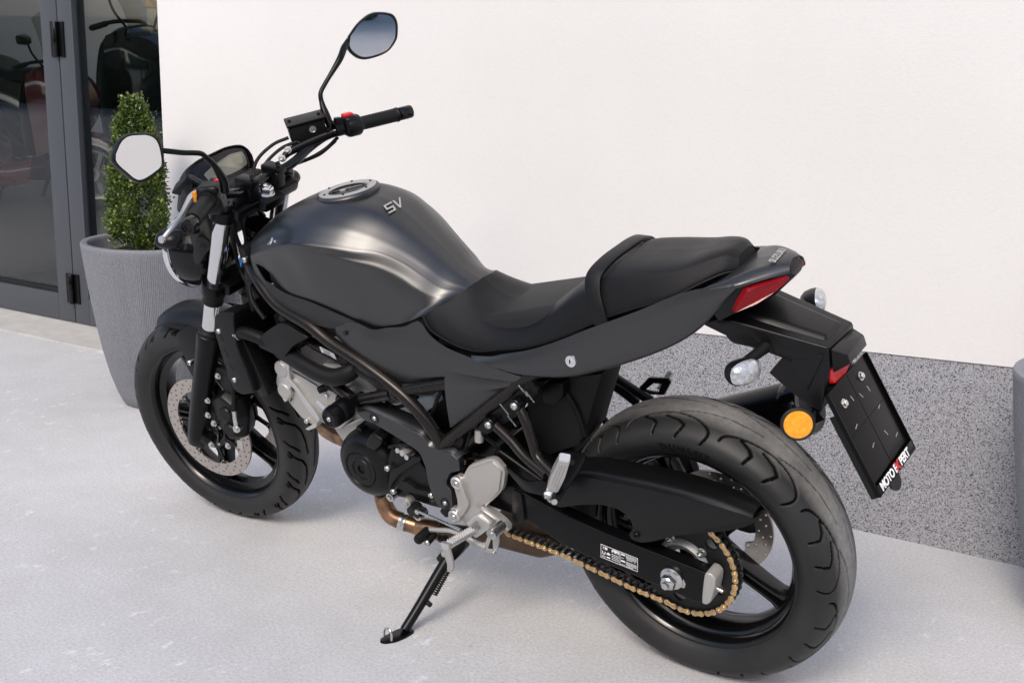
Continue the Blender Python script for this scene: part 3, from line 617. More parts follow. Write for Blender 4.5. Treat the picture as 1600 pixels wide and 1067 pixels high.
arch = [tuple(p) for p in catmull([(a, b, 0) for a, b in arch], 34)[:, :2]]
s1 = [(0.17, 0.046), (0.28, 0.054), (0.33, 0.063), (0.32, 0.072)]; s1b = [(0.315, 0.077), (0.305, 0.086)]
s2 = [(0.40, 0.043), (0.55, 0.051), (0.62, 0.061), (0.60, 0.073)]; s2b = [(0.585, 0.078), (0.56, 0.089)]
l3 = [(0.52, 0.029), (0.70, 0.020), (1.00, 0.013), (1.30, 0.011)]
tyre('tyre', RW, [(.219, .055), (.2275, .0595), (.240, .070), (.254, .0775), (.266, .0805), (.277, .0795), (.288, .0725), (.2985, .059), (.3065, .042), (.3120, .022), (.3142, 0)], [(arch, 0.8), (s1, 1.0), (s1b, 0.9), (s2, 1.0), (s2b, 0.9), (l3, 0.5)], 2*PI*0.3142 / 9, 9, 'rear_tyre', rear_wheel, dep=0.0055, wid=0.0028, phase=0.64)
sidewall_letters('DUNLOP', RW, .0772, .2545, 82, 4.3, .021, rear_wheel)
fa = [(-0.25, 0.066), (-0.10, 0.056), (0.0, 0.044), (0.10, 0.030), (0.30, 0.019), (0.60, 0.014), (0.95, 0.012)]
fb = [(0.42, 0.072), (0.55, 0.062), (0.66, 0.048), (0.80, 0.036)]
fc = [(0.85, 0.070), (0.95, 0.060)]
tyre('tyre', FW, [(.219, .043), (.2275, .0475), (.241, .0565), (.254, .0608), (.266, .0606), (.2775, .0555), (.2880, .0440), (.2955, .028), (.2990, .012), (.3000, 0)], [(fa, 1.0), (fb, 0.9), (fc, 0.8)], 2*PI*0.30 / 17, 17, 'front_tyre', front_wheel, dep=0.0055, wid=0.0030)

def disc(name, cen, y, r1, r0, rings, parent, lobes, th=0.0045):
    out = circle2(0, 0, r1, 96); inn = []
    for k in range(240):
        a = 2*PI*k/240; c = math.cos(lobes * a); rr = r0 - (0.012 * max(0, c) ** 3 if lobes else 0); inn.append((rr * math.cos(-a), rr * math.sin(-a)))
    sp = [out, inn]
    for (rad, n, hr, ph) in rings:
        for k in range(n): a = 2*PI*k/n + ph; sp.append(circle2(rad * math.cos(a), rad * math.sin(a), hr, 10, -1))
    for k in range(lobes): a = 2*PI*k/lobes; sp.append(circle2((r0 - .004) * math.cos(a), (r0 - .004) * math.sin(a), 0.0042, 12, -1))
    return flat_outline(name, sp, th, 'disc', parent, Matrix(((1,0,0,cen[0]), (0,0,1,y), (0,1,0,cen[2]), (0,0,0,1))), 0.0004)
def dholes(r0, r1, n): return [(r0 + (r1 - r0) * f, n, 0.0029, 2*PI/n * ph) for f, ph in ((0.12, 0.0), (0.38, 0.33), (0.64, 0.66), (0.88, 0.15))]
disc('brake_disc', FW, 0.061, 0.147, 0.110, dholes(0.113, 0.145, 20), front_wheel, 7)
disc('brake_disc', FW, -0.061, 0.147, 0.110, dholes(0.113, 0.145, 20), front_wheel, 7)
for s in (1, -1):
    b = bmesh.new()
    for k in range(7): spoke_bm(b, (FW[0], s * 0.061, FW[2]), 2*PI*k/7, 0.05, 0.109, 0.020, 0.016, 0.006, 0.006)
    lathe_bm(b, [(0.036, 0.004), (0.060, 0.004), (0.060, -0.004), (0.036, -0.004)], (FW[0], s*0.061, FW[2]), (0, 1, 0), 40, closed=True)
    from_bm('disc_carrier', b, 'gloss', front_wheel)
    for k in range(5):
        a = 2*PI*(k + .3)/5; bolt((FW[0] + 0.049 * math.cos(a), s * 0.067, FW[2] + 0.049 * math.sin(a)), (0, s, 0), 0.006, front_wheel, 'steel', 'dome')
# speed sensor ring
b = bmesh.new()
for k in range(60):
    a = 2*PI*k/60; box_bm(b, (FW[0] + 0.041*math.cos(a), 0.075, FW[2] + 0.041*math.sin(a)), (0.008, 0.003, 0.0021), Matrix.Rotation(-a, 3, 'Y'))
lathe_bm(b, [(0.030, 0.074), (0.037, 0.074), (0.037, 0.077), (0.030, 0.077)], (FW[0], 0, FW[2]), (0, 1, 0), 40, closed=True)
from_bm('sensor_ring', b, 'steel', front_wheel)
disc('brake_disc', RW, -0.070, 0.120, 0.080, dholes(0.084, 0.118, 14), rear_wheel, 5)
# rear sprocket, carrier and chain
def sprocket():
    n = 46; o = []; rp = 0.1163
    for k in range(n):
        for f, dr in ((-.5, -.0046), (-.34, -.0030), (-.13, .0052), (.13, .0052), (.34, -.0030)):
            a = -2*PI*(k + f)/n; o.append(((rp + dr) * math.cos(a), (rp + dr) * math.sin(a)))
    o = o[::-1]
    sp = [o, circle2(0, 0, 0.042, 40, -1)]
    for k in range(5): a = 2*PI*(k + .5)/5 + 0.5; sp.append(circle2(0.088 * math.cos(a), 0.088 * math.sin(a), 0.013, 20, -1))
    return flat_outline('sprocket', sp, 0.007, 'gap', rear_wheel, Matrix(((1,0,0,0), (0,0,1,0.092), (0,1,0,0.312), (0,0,0,1))), 0.0006)
sprocket()
lathe('sprocket_carrier', [(0.060, 0.055), (0.064, 0.075), (0.056, 0.100), (0.050, 0.108), (0.046, 0.106), (0.044, 0.095), (0.030, 0.094)], RW, (0, 1, 0), 'castgrey', rear_wheel, 40)
for k in range(5):
    a = R(68) + 2*PI*k/5 - R(0); a = R(66.6) + R(72)*k
    bolt((0.060 * math.cos(a), 0.100, 0.312 + 0.060 * math.sin(a)), (0, 1, 0), 0.0085, rear_wheel, 'steel', 'hex', 0.009)
    bolt((0.060 * math.cos(a), 0.109, 0.312 + 0.060 * math.sin(a)), (0, 1, 0), 0.0045, rear_wheel, 'steel', 'dome', 0.006)
chain = None
def chain_path():
    """closed centre line of the chain in the x-z plane"""
    rp = 0.1163; fr = 0.040; fx, fz = 0.565, 0.395
    low = [(x, z) for x, z in ((0.553, 0.357), (0.47, 0.275), (0.438, 0.258), (0.36, 0.2545), (0.292, 0.248), (0.211, 0.234), (0.125, 0.2155), (0.06, 0.203))]
    pts = [(0.0 + rp * math.cos(a), 0.312 + rp * math.sin(a)) for a in np.linspace(R(-68), R(-265), 60)]
    top = [(0.10, 0.426), (0.30, 0.431), (0.50, 0.434)]
    fr_ = [(fx + fr * math.cos(a), fz + fr * math.sin(a)) for a in np.linspace(R(85), R(-90), 16)]
    L = pts + top + fr_ + [(0.50, 0.305), (0.438, 0.262), (0.36, 0.2545), (0.292, 0.2475), (0.211, 0.232), (0.125, 0.2135)]
    return np.array(L)
def make_chain():
    global chain
    P = chain_path(); P = np.vstack([P, P[:1]]); d = np.r_[0, np.cumsum(np.hypot(*np.diff(P, axis=0).T))]; n = int(round(d[-1] / 0.01588)); n += n % 2; s = np.arange(n) * d[-1] / n
    pin = np.stack([np.interp(s, d, P[:, 0]), np.interp(s, d, P[:, 1])], 1); yc = 0.092
    # rollers and pins: the body of the chain
    bm = bmesh.new()
    for p in pin: lathe_bm(bm, [(0, 0.0068), (0.0048, 0.0068), (0.0048, -0.0068), (0, -0.0068)], (p[0], yc, p[1]), (0, 1, 0), 8)
    chain = from_bm('drive_chain', bm, 'chainsteel', bike)
    def linkmesh(mat, ys, th, k):
        b = bmesh.new(); L = 0.01588
        for y in ys:
            o = []
            for a in np.linspace(PI/2, 3*PI/2, 7): o.append((-L/2 + 0.0068*math.cos(a), 0.0068*math.sin(a)))
            o.append((0, -0.0046))
            for a in np.linspace(-PI/2, PI/2, 7): o.append((L/2 + 0.0068*math.cos(a), 0.0068*math.sin(a)))
            o.append((0, 0.0046))
            plate_bm(b, [(q[0], y + (th if y > 0 else 0), q[1]) for q in o], (0, -th, 0), 0.0004, 1)
            if k:
                for sx in (-1, 1): lathe_bm(b, [(0, 0.0018), (0.0020, 0.0018), (0.0026, 0.0010), (0.0026, 0)], (sx * L/2, y + (th if y > 0 else 0), 0), (0, 1 if y > 0 else -1, 0), 8)
        bmesh.ops.recalc_face_normals(b, faces=b.faces[:]); me = bpy.data.meshes.new('chain_link'); b.to_mesh(me); b.free(); me.materials.append(MAT[mat])
        for p in me.polygons: p.use_smooth = True
        me.set_sharp_from_angle(angle=R(30)); return me
    outer = linkmesh('gold', (0.0098,), 0.002, True); outer_b = linkmesh('chainsteel', (-0.0118,), 0.002, True); inner = linkmesh('chainsteel', (0.0072, -0.0092), 0.002, False)
    for i in range(n):
        a, b = pin[i], pin[(i + 1) % n]; c = (a + b) / 2; ang = math.atan2(b[1] - a[1], b[0] - a[0])
        for me in ((outer, outer_b) if i % 2 == 0 else (inner,)):
            o = bpy.data.objects.new('chain_link', me); COL.objects.link(o); o.parent = chain
            o.matrix_basis = Matrix.Translation((c[0], yc, c[1])) @ Matrix.Rotation(-ang, 4, 'Y')
make_chain()

# ---------------- body work
TANK = [
 [(1.075,0,.905),(1.0,0,.950),(.93,0,.980),(.83,0,.998),(.75,0,.992),(.70,0,.975),(.66,0,.950),(.62,0,.918),(.58,0,.885),(.54,0,.850),(.495,0,.826)],
 [(1.075,.05,.902),(1.0,.06,.947),(.93,.065,.975),(.83,.068,.992),(.75,.066,.985),(.70,.06,.968),(.66,.050,.944),(.62,.040,.913),(.58,.033,.881),(.54,.028,.847),(.497,.02,.825)],
 [(1.07,.098,.885),(1.0,.108,.927),(.93,.118,.950),(.84,.122,.966),(.76,.115,.962),(.705,.101,.946),(.663,.085,.926),(.62,.070,.899),(.58,.060,.870),(.543,.050,.840),(.499,.038,.823)],
 [(1.05,.128,.862),(.99,.146,.886),(.925,.160,.908),(.845,.172,.930),(.775,.160,.927),(.715,.138,.916),(.668,.113,.906),(.624,.095,.883),(.582,.084,.853),(.546,.072,.827),(.502,.052,.820)],
 [(1.045,.129,.850),(.985,.145,.872),(.918,.157,.892),(.845,.169,.910),(.775,.163,.906),(.715,.148,.893),(.668,.129,.879),(.625,.113,.857),(.584,.103,.831),(.549,.088,.813),(.506,.066,.817)],
 [(1.030,.129,.845),(.965,.143,.845),(.90,.151,.856),(.84,.161,.864),(.77,.158,.860),(.712,.149,.850),(.668,.136,.838),(.63,.125,.823),(.592,.114,.807),(.557,.100,.801),(.515,.083,.812)],
 [(1.012,.130,.842),(.950,.142,.818),(.89,.148,.818),(.84,.153,.818),(.775,.151,.812),(.722,.146,.803),(.682,.138,.795),(.648,.132,.790),(.612,.125,.786),(.575,.112,.789),(.540,.104,.798)],
 [(1.000,.131,.838),(.942,.141,.795),(.89,.1445,.787),(.836,.1455,.781),(.785,.143,.768),(.735,.141,.756),(.694,.135,.744),(.652,.133,.752),(.612,.130,.764),(.586,.124,.774),(.565,.120,.783)],
]
lerp = lambda a, b, t: [tuple(p[k]*(1-t) + q[k]*t for k in range(3)) for p, q in zip(a, b)]
TANK_R = TANK[:3] + [lerp(TANK[2], TANK[3], .5), lerp(TANK[2], TANK[3], .78), TANK[3], lerp(TANK[3], TANK[4], .55)] + TANK[4:]
tank = panel('fuel_tank', TANK_R, 'paint', bike, 64, 84, th=0.004, angle=60)
seam = panel('tank_seam', [[(p[0], p[1] - .004, p[2] - (.002 if k == 0 else .030)) for p in TANK[-1]] for k in (0, 1)], 'gap', tank, 40, 3, th=0.001)
def cap():
    ax = Vector((0.10, 0, 1)).normalized(); o = Vector((0.832, 0, 0.9915))
    lathe('cap_ring', [(0.071, -0.010), (0.072, 0.002), (0.069, 0.0060), (0.066, 0.0072)], o, ax, 'paint', tank, 64)
    c = lathe('fuel_cap', [(0.0655, 0.004), (0.0650, 0.0082), (0.062, 0.0092), (0.047, 0.0092), (0.0445, 0.0075), (0.0440, 0.0030)], o, ax, 'castgrey', tank, 64)
    lathe('cap_lid', [(0.0435, 0.0), (0.0430, 0.0062), (0.041, 0.0072), (0.0, 0.0072)], o, ax, 'gloss', tank, 48)
    u = ax.orthogonal().normalized(); v = ax.cross(u)
    for k in range(6):
        a = 2*PI*k/6 + .3; bolt(o + ax*0.0094 + (u*math.cos(a) + v*math.sin(a))*0.055, ax, 0.0028, tank, 'gap', 'socket')
    lathe('cap_seal', [(0.0405, 0.0072), (0.0395, 0.0082), (0.037, 0.0082), (0.036, 0.0072)], o, ax, 'gap', tank, 40)
    lathe('cap_lock', [(0.007, 0.0), (0.007, 0.004), (0.0, 0.004)], o + ax*0.005 + Vector((0.004, 0.012, 0)), ax, 'castgrey', tank, 20)
cap()
# letters on the tank, cut as thin raised print following the surface slope
def sv():
    o = Vector((0.697, 0.006, 0.9755)); m = frame_m(o, (0.05, 1.0, -0.06), (1, -0.02, 0.62))
    m = frame_m(o, (0.0, -1.0, 0.0), (0.90, 0.0, 0.42))
    S_ = [(-.5,.0),(.42,.0),(.42,.57),(-.32,.57),(-.32,.85),(.5,.85),(.5,1),(-.5,1),(-.5,.42),(.24,.42),(.24,.15),(-.5,.15)]
    V_ = [(.66,1),(.84,1),(1.0,.25),(1.46,1),(1.66,1),(1.04,0),(.88,0)]
    k = 0.0265
    for q in (S_, V_):
        bm = bmesh.new(); pts = [m @ Vector(((x - .55) * k + (y - .5) * k * 0.45, (y - .5) * k, 0)) for x, y in q]
        plate_bm(bm, pts, -(m.to_3x3() @ Vector((0, 0, 1))) * 0.0016, 0.0, 1); from_bm('tank_letter', bm, 'silverprint', tank, 30, False)
sv()
m = frame_m((0.985, 0.128, 0.902), (-0.62, 0.30, 0.28), (-0.30, -0.5, 0.75)); text('maker_badge', 'SUZUKI', 0.026, 'chrome', tank, m, 0.0018, bold=0.0004)
# textured lower tank cover
panel('tank_side_cover', [[(1.004,.138,.812),(.942,.146,.794),(.86,.150,.784),(.80,.149,.770),(.740,.146,.754)], [(.99,.148,.79),(.93,.153,.775),(.86,.156,.762),(.80,.154,.752),(.750,.149,.748)], [(.975,.149,.768),(.93,.152,.752),(.88,.154,.738),(.82,.154,.730),(.765,.150,.738)]], 'grain', bike, 24, 10)
# frame edge strip beside the tank front
panel('tank_front_strip', [[(1.062,.112,.862),(1.028,.132,.832),(.995,.141,.803),(.965,.146,.785)], [(1.070,.113,.845),(1.04,.132,.812),(1.005,.143,.782),(.975,.148,.768)]], 'panel', bike, 16, 4)
# big side cover with the triangular flap between the frame tubes
SIDE = [
 [(.790,.150,.745),(.735,.150,.754),(.694,.146,.742),(.650,.142,.752),(.606,.140,.760),(.566,.136,.776),(.536,.140,.750),(.492,.145,.732),(.430,.149,.722),(.366,.151,.710),(.300,.149,.700)],
 [(.795,.153,.735),(.742,.156,.728),(.700,.155,.715),(.650,.153,.712),(.600,.152,.710),(.555,.150,.708),(.520,.151,.700),(.480,.153,.694),(.430,.155,.690),(.366,.155,.690),(.302,.150,.692)],
 [(.800,.152,.722),(.758,.157,.700),(.712,.158,.680),(.660,.156,.668),(.610,.153,.660),(.560,.149,.658),(.520,.147,.662),(.480,.147,.668),(.430,.149,.674),(.366,.151,.680),(.306,.148,.684)],
 [(.802,.150,.712),(.766,.154,.685),(.722,.155,.660),(.672,.152,.640),(.622,.147,.628),(.566,.142,.640),(.520,.141,.655),(.480,.143,.664),(.430,.146,.671),(.366,.149,.677),(.310,.147,.681)],
]
side_c = panel('side_cover', SIDE, 'panel', bike, 60, 24, angle=60)
panel('cover_flap', [[(.504,.148,.682),(.470,.149,.682),(.430,.150,.682),(.366,.150,.684),(.300,.146,.692)], [(.505,.156,.648),(.475,.158,.650),(.430,.158,.658),(.366,.155,.669),(.312,.148,.682)], [(.511,.153,.595),(.485,.154,.606),(.440,.153,.632),(.375,.150,.656),(.325,.146,.673)], [(.519,.144,.536),(.490,.144,.558),(.440,.144,.594),(.380,.144,.636),(.338,.143,.664)]], 'panel', side_c, 24, 14)
tube('rubber_plug', [(0.765, .152, .728), (0.765, .160, .728)], 0.0055, 'gap', side_c, n=12)
# seat
SEAT = [
 [(.488,0,.832),(.46,0,.812),(.42,0,.797),(.375,0,.793),(.33,0,.800),(.285,0,.820),(.24,0,.852),(.20,0,.882),(.16,0,.905),(.122,0,.918)],
 [(.490,.035,.828),(.462,.05,.808),(.42,.06,.794),(.375,.065,.790),(.33,.07,.797),(.285,.07,.816),(.24,.07,.848),(.20,.07,.879),(.16,.07,.902),(.122,.07,.915)],
 [(.500,.062,.822),(.475,.085,.799),(.43,.098,.783),(.38,.104,.778),(.33,.108,.784),(.285,.110,.800),(.24,.109,.832),(.20,.107,.864),(.16,.105,.888),(.122,.103,.904)],
 [(.520,.090,.808),(.500,.112,.784),(.452,.124,.766),(.395,.129,.760),(.34,.131,.764),(.29,.130,.778),(.24,.127,.803),(.20,.124,.830),(.16,.121,.856),(.122,.118,.878)],
 [(.548,.110,.794),(.525,.126,.768),(.468,.135,.748),(.41,.138,.743),(.35,.138,.748),(.29,.136,.762),(.24,.133,.780),(.20,.130,.798),(.16,.127,.820),(.122,.124,.845)],
 [(.566,.119,.779),(.540,.130,.754),(.475,.136,.734),(.42,.136,.729),(.355,.136,.745),(.288,.133,.762),(.235,.129,.784),(.20,.127,.800),(.16,.125,.818),(.122,.122,.838)],
]
seat = panel('rider_seat', SEAT, 'vinyl', bike, 56, 44, th=0.004, angle=70)
PILL = [
 [(.128,0,.930),(.10,0,.940),(.05,0,.946),(-.02,0,.955),(-.072,0,.969),(-.104,0,.974),(-.121,0,.966)],
 [(.128,.06,.928),(.10,.06,.938),(.05,.06,.944),(-.02,.055,.953),(-.072,.04,.968),(-.104,.025,.973),(-.122,.017,.965)],
 [(.128,.094,.918),(.10,.095,.927),(.05,.092,.936),(-.02,.084,.946),(-.072,.064,.961),(-.104,.043,.968),(-.123,.030,.961)],
 [(.128,.106,.906),(.10,.106,.915),(.05,.103,.924),(-.02,.094,.935),(-.072,.072,.951),(-.104,.051,.960),(-.125,.035,.955)],
 [(.128,.122,.870),(.10,.121,.876),(.05,.117,.892),(-.02,.107,.910),(-.072,.083,.934),(-.104,.060,.946),(-.127,.039,.945)],
 [(.128,.126,.842),(.10,.125,.852),(.05,.121,.872),(-.02,.110,.897),(-.072,.085,.923),(-.104,.061,.936),(-.128,.040,.938)],
]
pil = panel('pillion_seat', PILL, 'vinyl', bike, 44, 40, th=0.004, angle=70)
bm = bmesh.new()
back = [p[-1] for p in PILL]; loopb = [(x + 0.001, y, z) for x, y, z in back]
vsb = [bm.verts.new(p) for p in loopb] + [bm.verts.new((x, -y, z)) for x, y, z in loopb[::-1] if y > 0]
bm.faces.new(vsb); from_bm('seat_end', bm, 'vinyl', pil)
def strap():
    path = [(.118,.128,.836),(.124,.1275,.862),(.134,.121,.888),(.140,.108,.915),(.140,.090,.928),(.136,.05,.938),(.134,0,.9405)]
    path = path + [(x, -y, z) for x, y, z in path[-2::-1]]
    c = catmull(path, 70); bm = bmesh.new(); rows = []
    for i, p in enumerate(c):
        t = Vector(c[min(i+1, 69)] - c[max(i-1, 0)]).normalized(); ax = Vector((1, 0, 0)); ax = (ax - t * ax.dot(t)).normalized(); n_ = t.cross(ax)
        if n_.dot(Vector(p) - Vector((0.13, 0, 0.86))) < 0: n_ = -n_
        rows.append([Vector(p) + ax * a + n_ * b for a, b in ((-.016, -.004), (-.016, .0015), (-.013, .003), (.013, .003), (.016, .0015), (.016, -.004))])
    grid_bm(bm, rows); from_bm('grab_strap', bm, 'vinyl', bike, 50)
strap()
# piping along the lower seat edges
for s in (1, -1): tube('seat_piping', [(x, y * s + .001 * s, z + .004) for x, y, z in SEAT[-1]], 0.0022, 'vinyl', seat, n=8, res=50); tube('seat_piping', [(x, y * s, z + .003) for x, y, z in PILL[-1]], 0.0022, 'vinyl', pil, n=8, res=40)
# tail panel
TAIL = [
 [(.432,.143,.724),(.380,.144,.731),(.350,.1435,.741),(.281,.1415,.762),(.211,.1385,.792),(.146,.134,.824),(.04,.126,.873),(-.044,.113,.914),(-.090,.104,.928),(-.143,.0945,.939)],
 [(.428,.148,.721),(.380,.149,.724),(.345,.150,.730),(.279,.149,.745),(.209,.146,.768),(.144,.141,.796),(.035,.132,.845),(-.048,.119,.890),(-.096,.108,.912),(-.144,.097,.936)],
 [(.420,.151,.718),(.372,.1525,.717),(.330,.154,.718),(.268,.153,.727),(.205,.150,.742),(.142,.145,.764),(.03,.135,.815),(-.052,.121,.862),(-.100,.109,.892),(-.145,.0965,.932)],
 [(.412,.152,.716),(.365,.153,.712),(.312,.153,.708),(.258,.151,.712),(.208,.148,.720),(.150,.143,.736),(.03,.131,.787),(-.04,.1185,.824),(-.090,.106,.864),(-.146,.095,.928)],
 [(.405,.146,.714),(.360,.146,.708),(.309,.145,.703),(.256,.143,.706),(.206,.140,.713),(.150,.134,.729),(.03,.121,.780),(-.04,.108,.818),(-.090,.098,.860),(-.145,.091,.926)],
]
tail_p = panel('tail_panel', TAIL, 'panel', bike, 60, 24, angle=45)
lathe('seat_lock', [(0.0, .004), (.0045, .004), (.005, .0025), (.0115, .0025), (.0125, 0), (.0125, -.006)], (0.182, .1485, .757), (0.02, 1, 0.12), 'chrome', tail_p, 28)
box('lock_slot', (0.1825, .1525, .7575), (.0012, .003, .008), 'gap', tail_p, bevel=0)
# tail fairing round the lamp
TOPF = [
 [(-.125,0,.948),(-.165,0,.957),(-.195,0,.961),(-.212,0,.960)],
 [(-.125,.045,.946),(-.165,.035,.955),(-.195,.022,.960),(-.214,.010,.959)],
 [(-.110,.083,.936),(-.150,.068,.950),(-.190,.042,.956),(-.217,.022,.956)],
 [(-.085,.104,.925),(-.145,.094,.938),(-.185,.062,.947),(-.219,.030,.950)],
 [(-.085,.107,.919),(-.147,.096,.931),(-.188,.064,.941),(-.221,.031,.944)],
]
tail_f = panel('tail_fairing', TOPF, 'panel', bike, 24, 24, angle=45)
text('tail_letters', 'SUZUKI', 0.0185, 'silverprint', tail_f, frame_m((-.186, 0.004, .9628), (0.10, -1, 0.0), (1, .1, .12)), 0.0006, bold=0.0005)
hull('tail_lower', [(-.147,.0935,.929),(-.221,.030,.941),(-.222,.012,.932),(-.197,.050,.905),(-.145,.101,.886),(-.112,.099,.864),(-.085,.100,.900),(-.212,.012,.9575),(-.212,-.012,.9575),(-.17,.05,.95),(-.17,-.05,.95),(-.147,-.0935,.929),(-.221,-.030,.941),(-.222,-.012,.932),(-.197,-.050,.905),(-.145,-.101,.886),(-.112,-.099,.864),(-.085,-.100,.900)], 'plastic', tail_f, 0.003)
lamp_o = [(-.169,.0945,.932),(-.196,.062,.937),(-.216,.034,.940),(-.2185,.030,.934),(-.199,.057,.915),(-.178,.080,.901),(-.145,.106,.889),(-.153,.1035,.908)]
def lamp():
    for s in (1, -1):
        bm = bmesh.new(); c = sum((V(p) for p in lamp_o), Vector()) / len(lamp_o); n_ = Vector((-.62, .72, .12)); q = [(p[0], p[1] * s, p[2]) for p in rnd(lamp_o, 3, .18)]
        plate_bm(bm, [V(p) + Vector((-.003, .004 * s, 0)) for p in q], (0.02, -0.022 * s, 0), 0.003, 3)
        from_bm('tail_lamp', bm, 'red', tail_f, 50)
lamp()
# ---------------- frame
frame = tube('frame', [(1.150,.06,.80),(1.10,.095,.822),(1.045,.125,.806),(.998,.140,.772),(.960,.146,.752),(.880,.152,.728),(.818,.155,.695),(.733,.158,.662),(.648,.158,.617),(.599,.158,.580),(.562,.155,.532),(.545,.150,.486)], 0.0145, 'frame', bike, n=18)
def ftube(pts, r=0.0135, nm='frame_tube', mat='frame', par=None): return tube(nm, pts, r, mat, par or frame, n=16)
ftube([(1.150,-.06,.80),(1.10,-.095,.822),(1.045,-.125,.806),(.960,-.146,.752),(.818,-.155,.695),(.648,-.158,.617),(.562,-.155,.532),(.545,-.150,.486)], 0.0145)
for s in (1, -1):
    ftube([(.853,.128*s,.532),(.799,.140*s,.546),(.66,.157*s,.598)], .0135)
    ftube([(.652,.154*s,.600),(.599,.148*s,.617),(.50,.140*s,.646)], .0135)
    ftube([(.542,.150*s,.494),(.46,.148*s,.562),(.356,.145*s,.648),(.28,.135*s,.708),(.10,.10*s,.80)], .0135)
    ftube([(.530,.130*s,.462),(.437,.130*s,.543)], .011)
    ftube([(1.02,.10*s,.70),(.915,.12*s,.663),(.853,.125*s,.648),(.75,.133*s,.618),(.66,.15*s,.598)], .0125)
    lathe('weld_ring', [(.0148, -.006), (.0158, -.003), (.0158, .003), (.0148, .006)], (.648, .157*s, .602), (1, .1*s, -.3), 'frame', frame, 20)
plate('node_plate', [(.585,.158,.535),(.566,.158,.545),(.525,.157,.52),(.49,.152,.54),(.48,.150,.515),(.52,.150,.46),(.56,.152,.465)], .006, 'satin', frame, .0015, both=True)
bolt((.548,.160,.508), (0,1,0), .006, frame, 'steel', 'dome')
lathe('steering_head', [(.036,-.10),(.038,-.09),(.034,-.06),(.034,.06),(.038,.09),(.036,.10)], AXP + AXD*.875, AXD, 'frame', frame, 32)
hull('head_gusset', [(1.155,.04,.80),(1.155,-.04,.80),(1.12,.10,.80),(1.12,-.10,.80),(1.10,.09,.85),(1.10,-.09,.85),(1.17,.03,.86),(1.17,-.03,.86),(1.06,.10,.77),(1.06,-.10,.77)], 'frame', frame, .006)
# label on the upper tube
lm = frame_m((.850,.1395,.656), (-.045,.003,-.008), (-.004,.3,.9)); b = bmesh.new(); box_bm(b, (0,0,0), (.046,.020,.0012)); b.transform(lm); lab = from_bm('frame_label', b, 'white', frame)
for k in range(5):
    b = bmesh.new(); box_bm(b, (-.004 + .004*(k % 2), .007 - .0035*k, .0008), (.030 - .006*(k % 3), .0010, .0004)); b.transform(lm); from_bm('label_line', b, 'gap', lab)
# ---------------- engine
eng = plate('engine', K['crankcase'], .24, 'engine', bike, .012, round_k=.3, seg=3)
hull('cylinder_block', [(.92,.10,.60),(.80,.10,.62),(.70,.10,.46),(.74,.10,.38),(.88,.10,.36),(.93,.10,.43),(.92,-.10,.60),(.80,-.10,.62),(.70,-.10,.46),(.74,-.10,.38),(.88,-.10,.36),(.93,-.10,.43)], 'castgrey', eng, .008)
head = plate('cylinder_head', K['head'], .22, 'castgrey', eng, .008, round_k=.15, seg=3)
plate('head_cover', [(x, y + .006, z) for x, y, z in K['head_front']], .02, 'alu', head, .004)
plate('head_rib', K['head_rib'], .014, 'alu', head, .005)
plate('head_foot', K['head_boss'], .02, 'alu', head, .005)
for p in ((1.028, .118, .578), (1.034, .118, .520)): lathe('cam_boss', [(0, .016), (.018, .016), (.022, .012), (.024, 0)], p, (0, 1, 0), 'castgrey', head, 24)
tube('head_spigot', [(.935,.118,.505),(.900,.130,.495)], .009, 'alu', head, n=14)
for p in ((1.015,.124,.60),(.985,.124,.446),(.90,.124,.53)): bolt(p, (0,1,0), .006, head, 'steel')
for k in range(6):
    t_ = k/5; x0, z0 = .955 - .085*t_, .575 - .105*t_
    b = bmesh.new(); box_bm(b, (x0 - .055, .106, z0 - .020), (.105, .012, .004), Matrix.Rotation(R(28), 3, 'Y'), .001); from_bm('cylinder_fin', b, 'castgrey', head)
for pts in ([(1.004,.1235,.606),(1.006,.1235,.572),(1.003,.1235,.545),(1.012,.1235,.520),(1.028,.1235,.490)], [(1.000,.1225,.575),(.95,.1225,.560),(.90,.1225,.540)]): tube('head_joint', pts, .0014, 'gap', head, n=6)
tube('spark_lead', [(.90,.12,.555),(.86,.135,.56),(.82,.12,.60),(.80,.08,.64)], .0045, 'rubber', eng, n=10)
lathe('plug_cap', [(0,.02),(.008,.018),(.010,.0),(.009,-.02)], (.905,.118,.548), (.6,.7,-.2), 'rubber', eng, 16)
for pts in ([(.74,.11,.56),(.70,.125,.545),(.66,.13,.555),(.62,.12,.58)], [(.60,.12,.53),(.57,.135,.56),(.55,.13,.60),(.53,.12,.63)], [(.50,.135,.47),(.48,.14,.51),(.46,.13,.56),(.42,.12,.60)], [(.70,.155,.455),(.66,.150,.468),(.60,.14,.47),(.56,.135,.45)], [(.46,.125,.53),(.42,.12,.50),(.40,.11,.46)]):
    tube('wiring_loom', pts, .0042, 'rubber', eng, n=8)
for p in ((.625,.128,.552),(.655,.126,.560),(.585,.130,.545),(.83,.118,.585),(.50,.14,.455)): bolt(p, (0,1,0), .0055, eng, 'steel', 'hex')
# rear cylinder and throttle parts glimpsed between the tubes
hull('rear_cylinder', [(.72,.05,.46),(.56,.05,.47),(.58,.05,.66),(.70,.05,.68),(.72,-.09,.46),(.56,-.09,.47),(.58,-.09,.66),(.70,-.09,.68)], 'engine', eng, .01)
hull('airbox', [(.95,.11,.76),(.60,.11,.74),(.62,.06,.67),(.93,.08,.66),(.95,-.11,.76),(.60,-.11,.74),(.62,-.10,.66),(.93,-.10,.66)], 'plastic', eng, .01)
plate('relay_box', [(x, y, z) for x, y, z in K['ecu']], .05, 'plastic', eng, .003)
for k in range(3): bolt((.83 - .012*k, .093, .575 - .004*k), (0,1,0), .004, eng, 'steel')
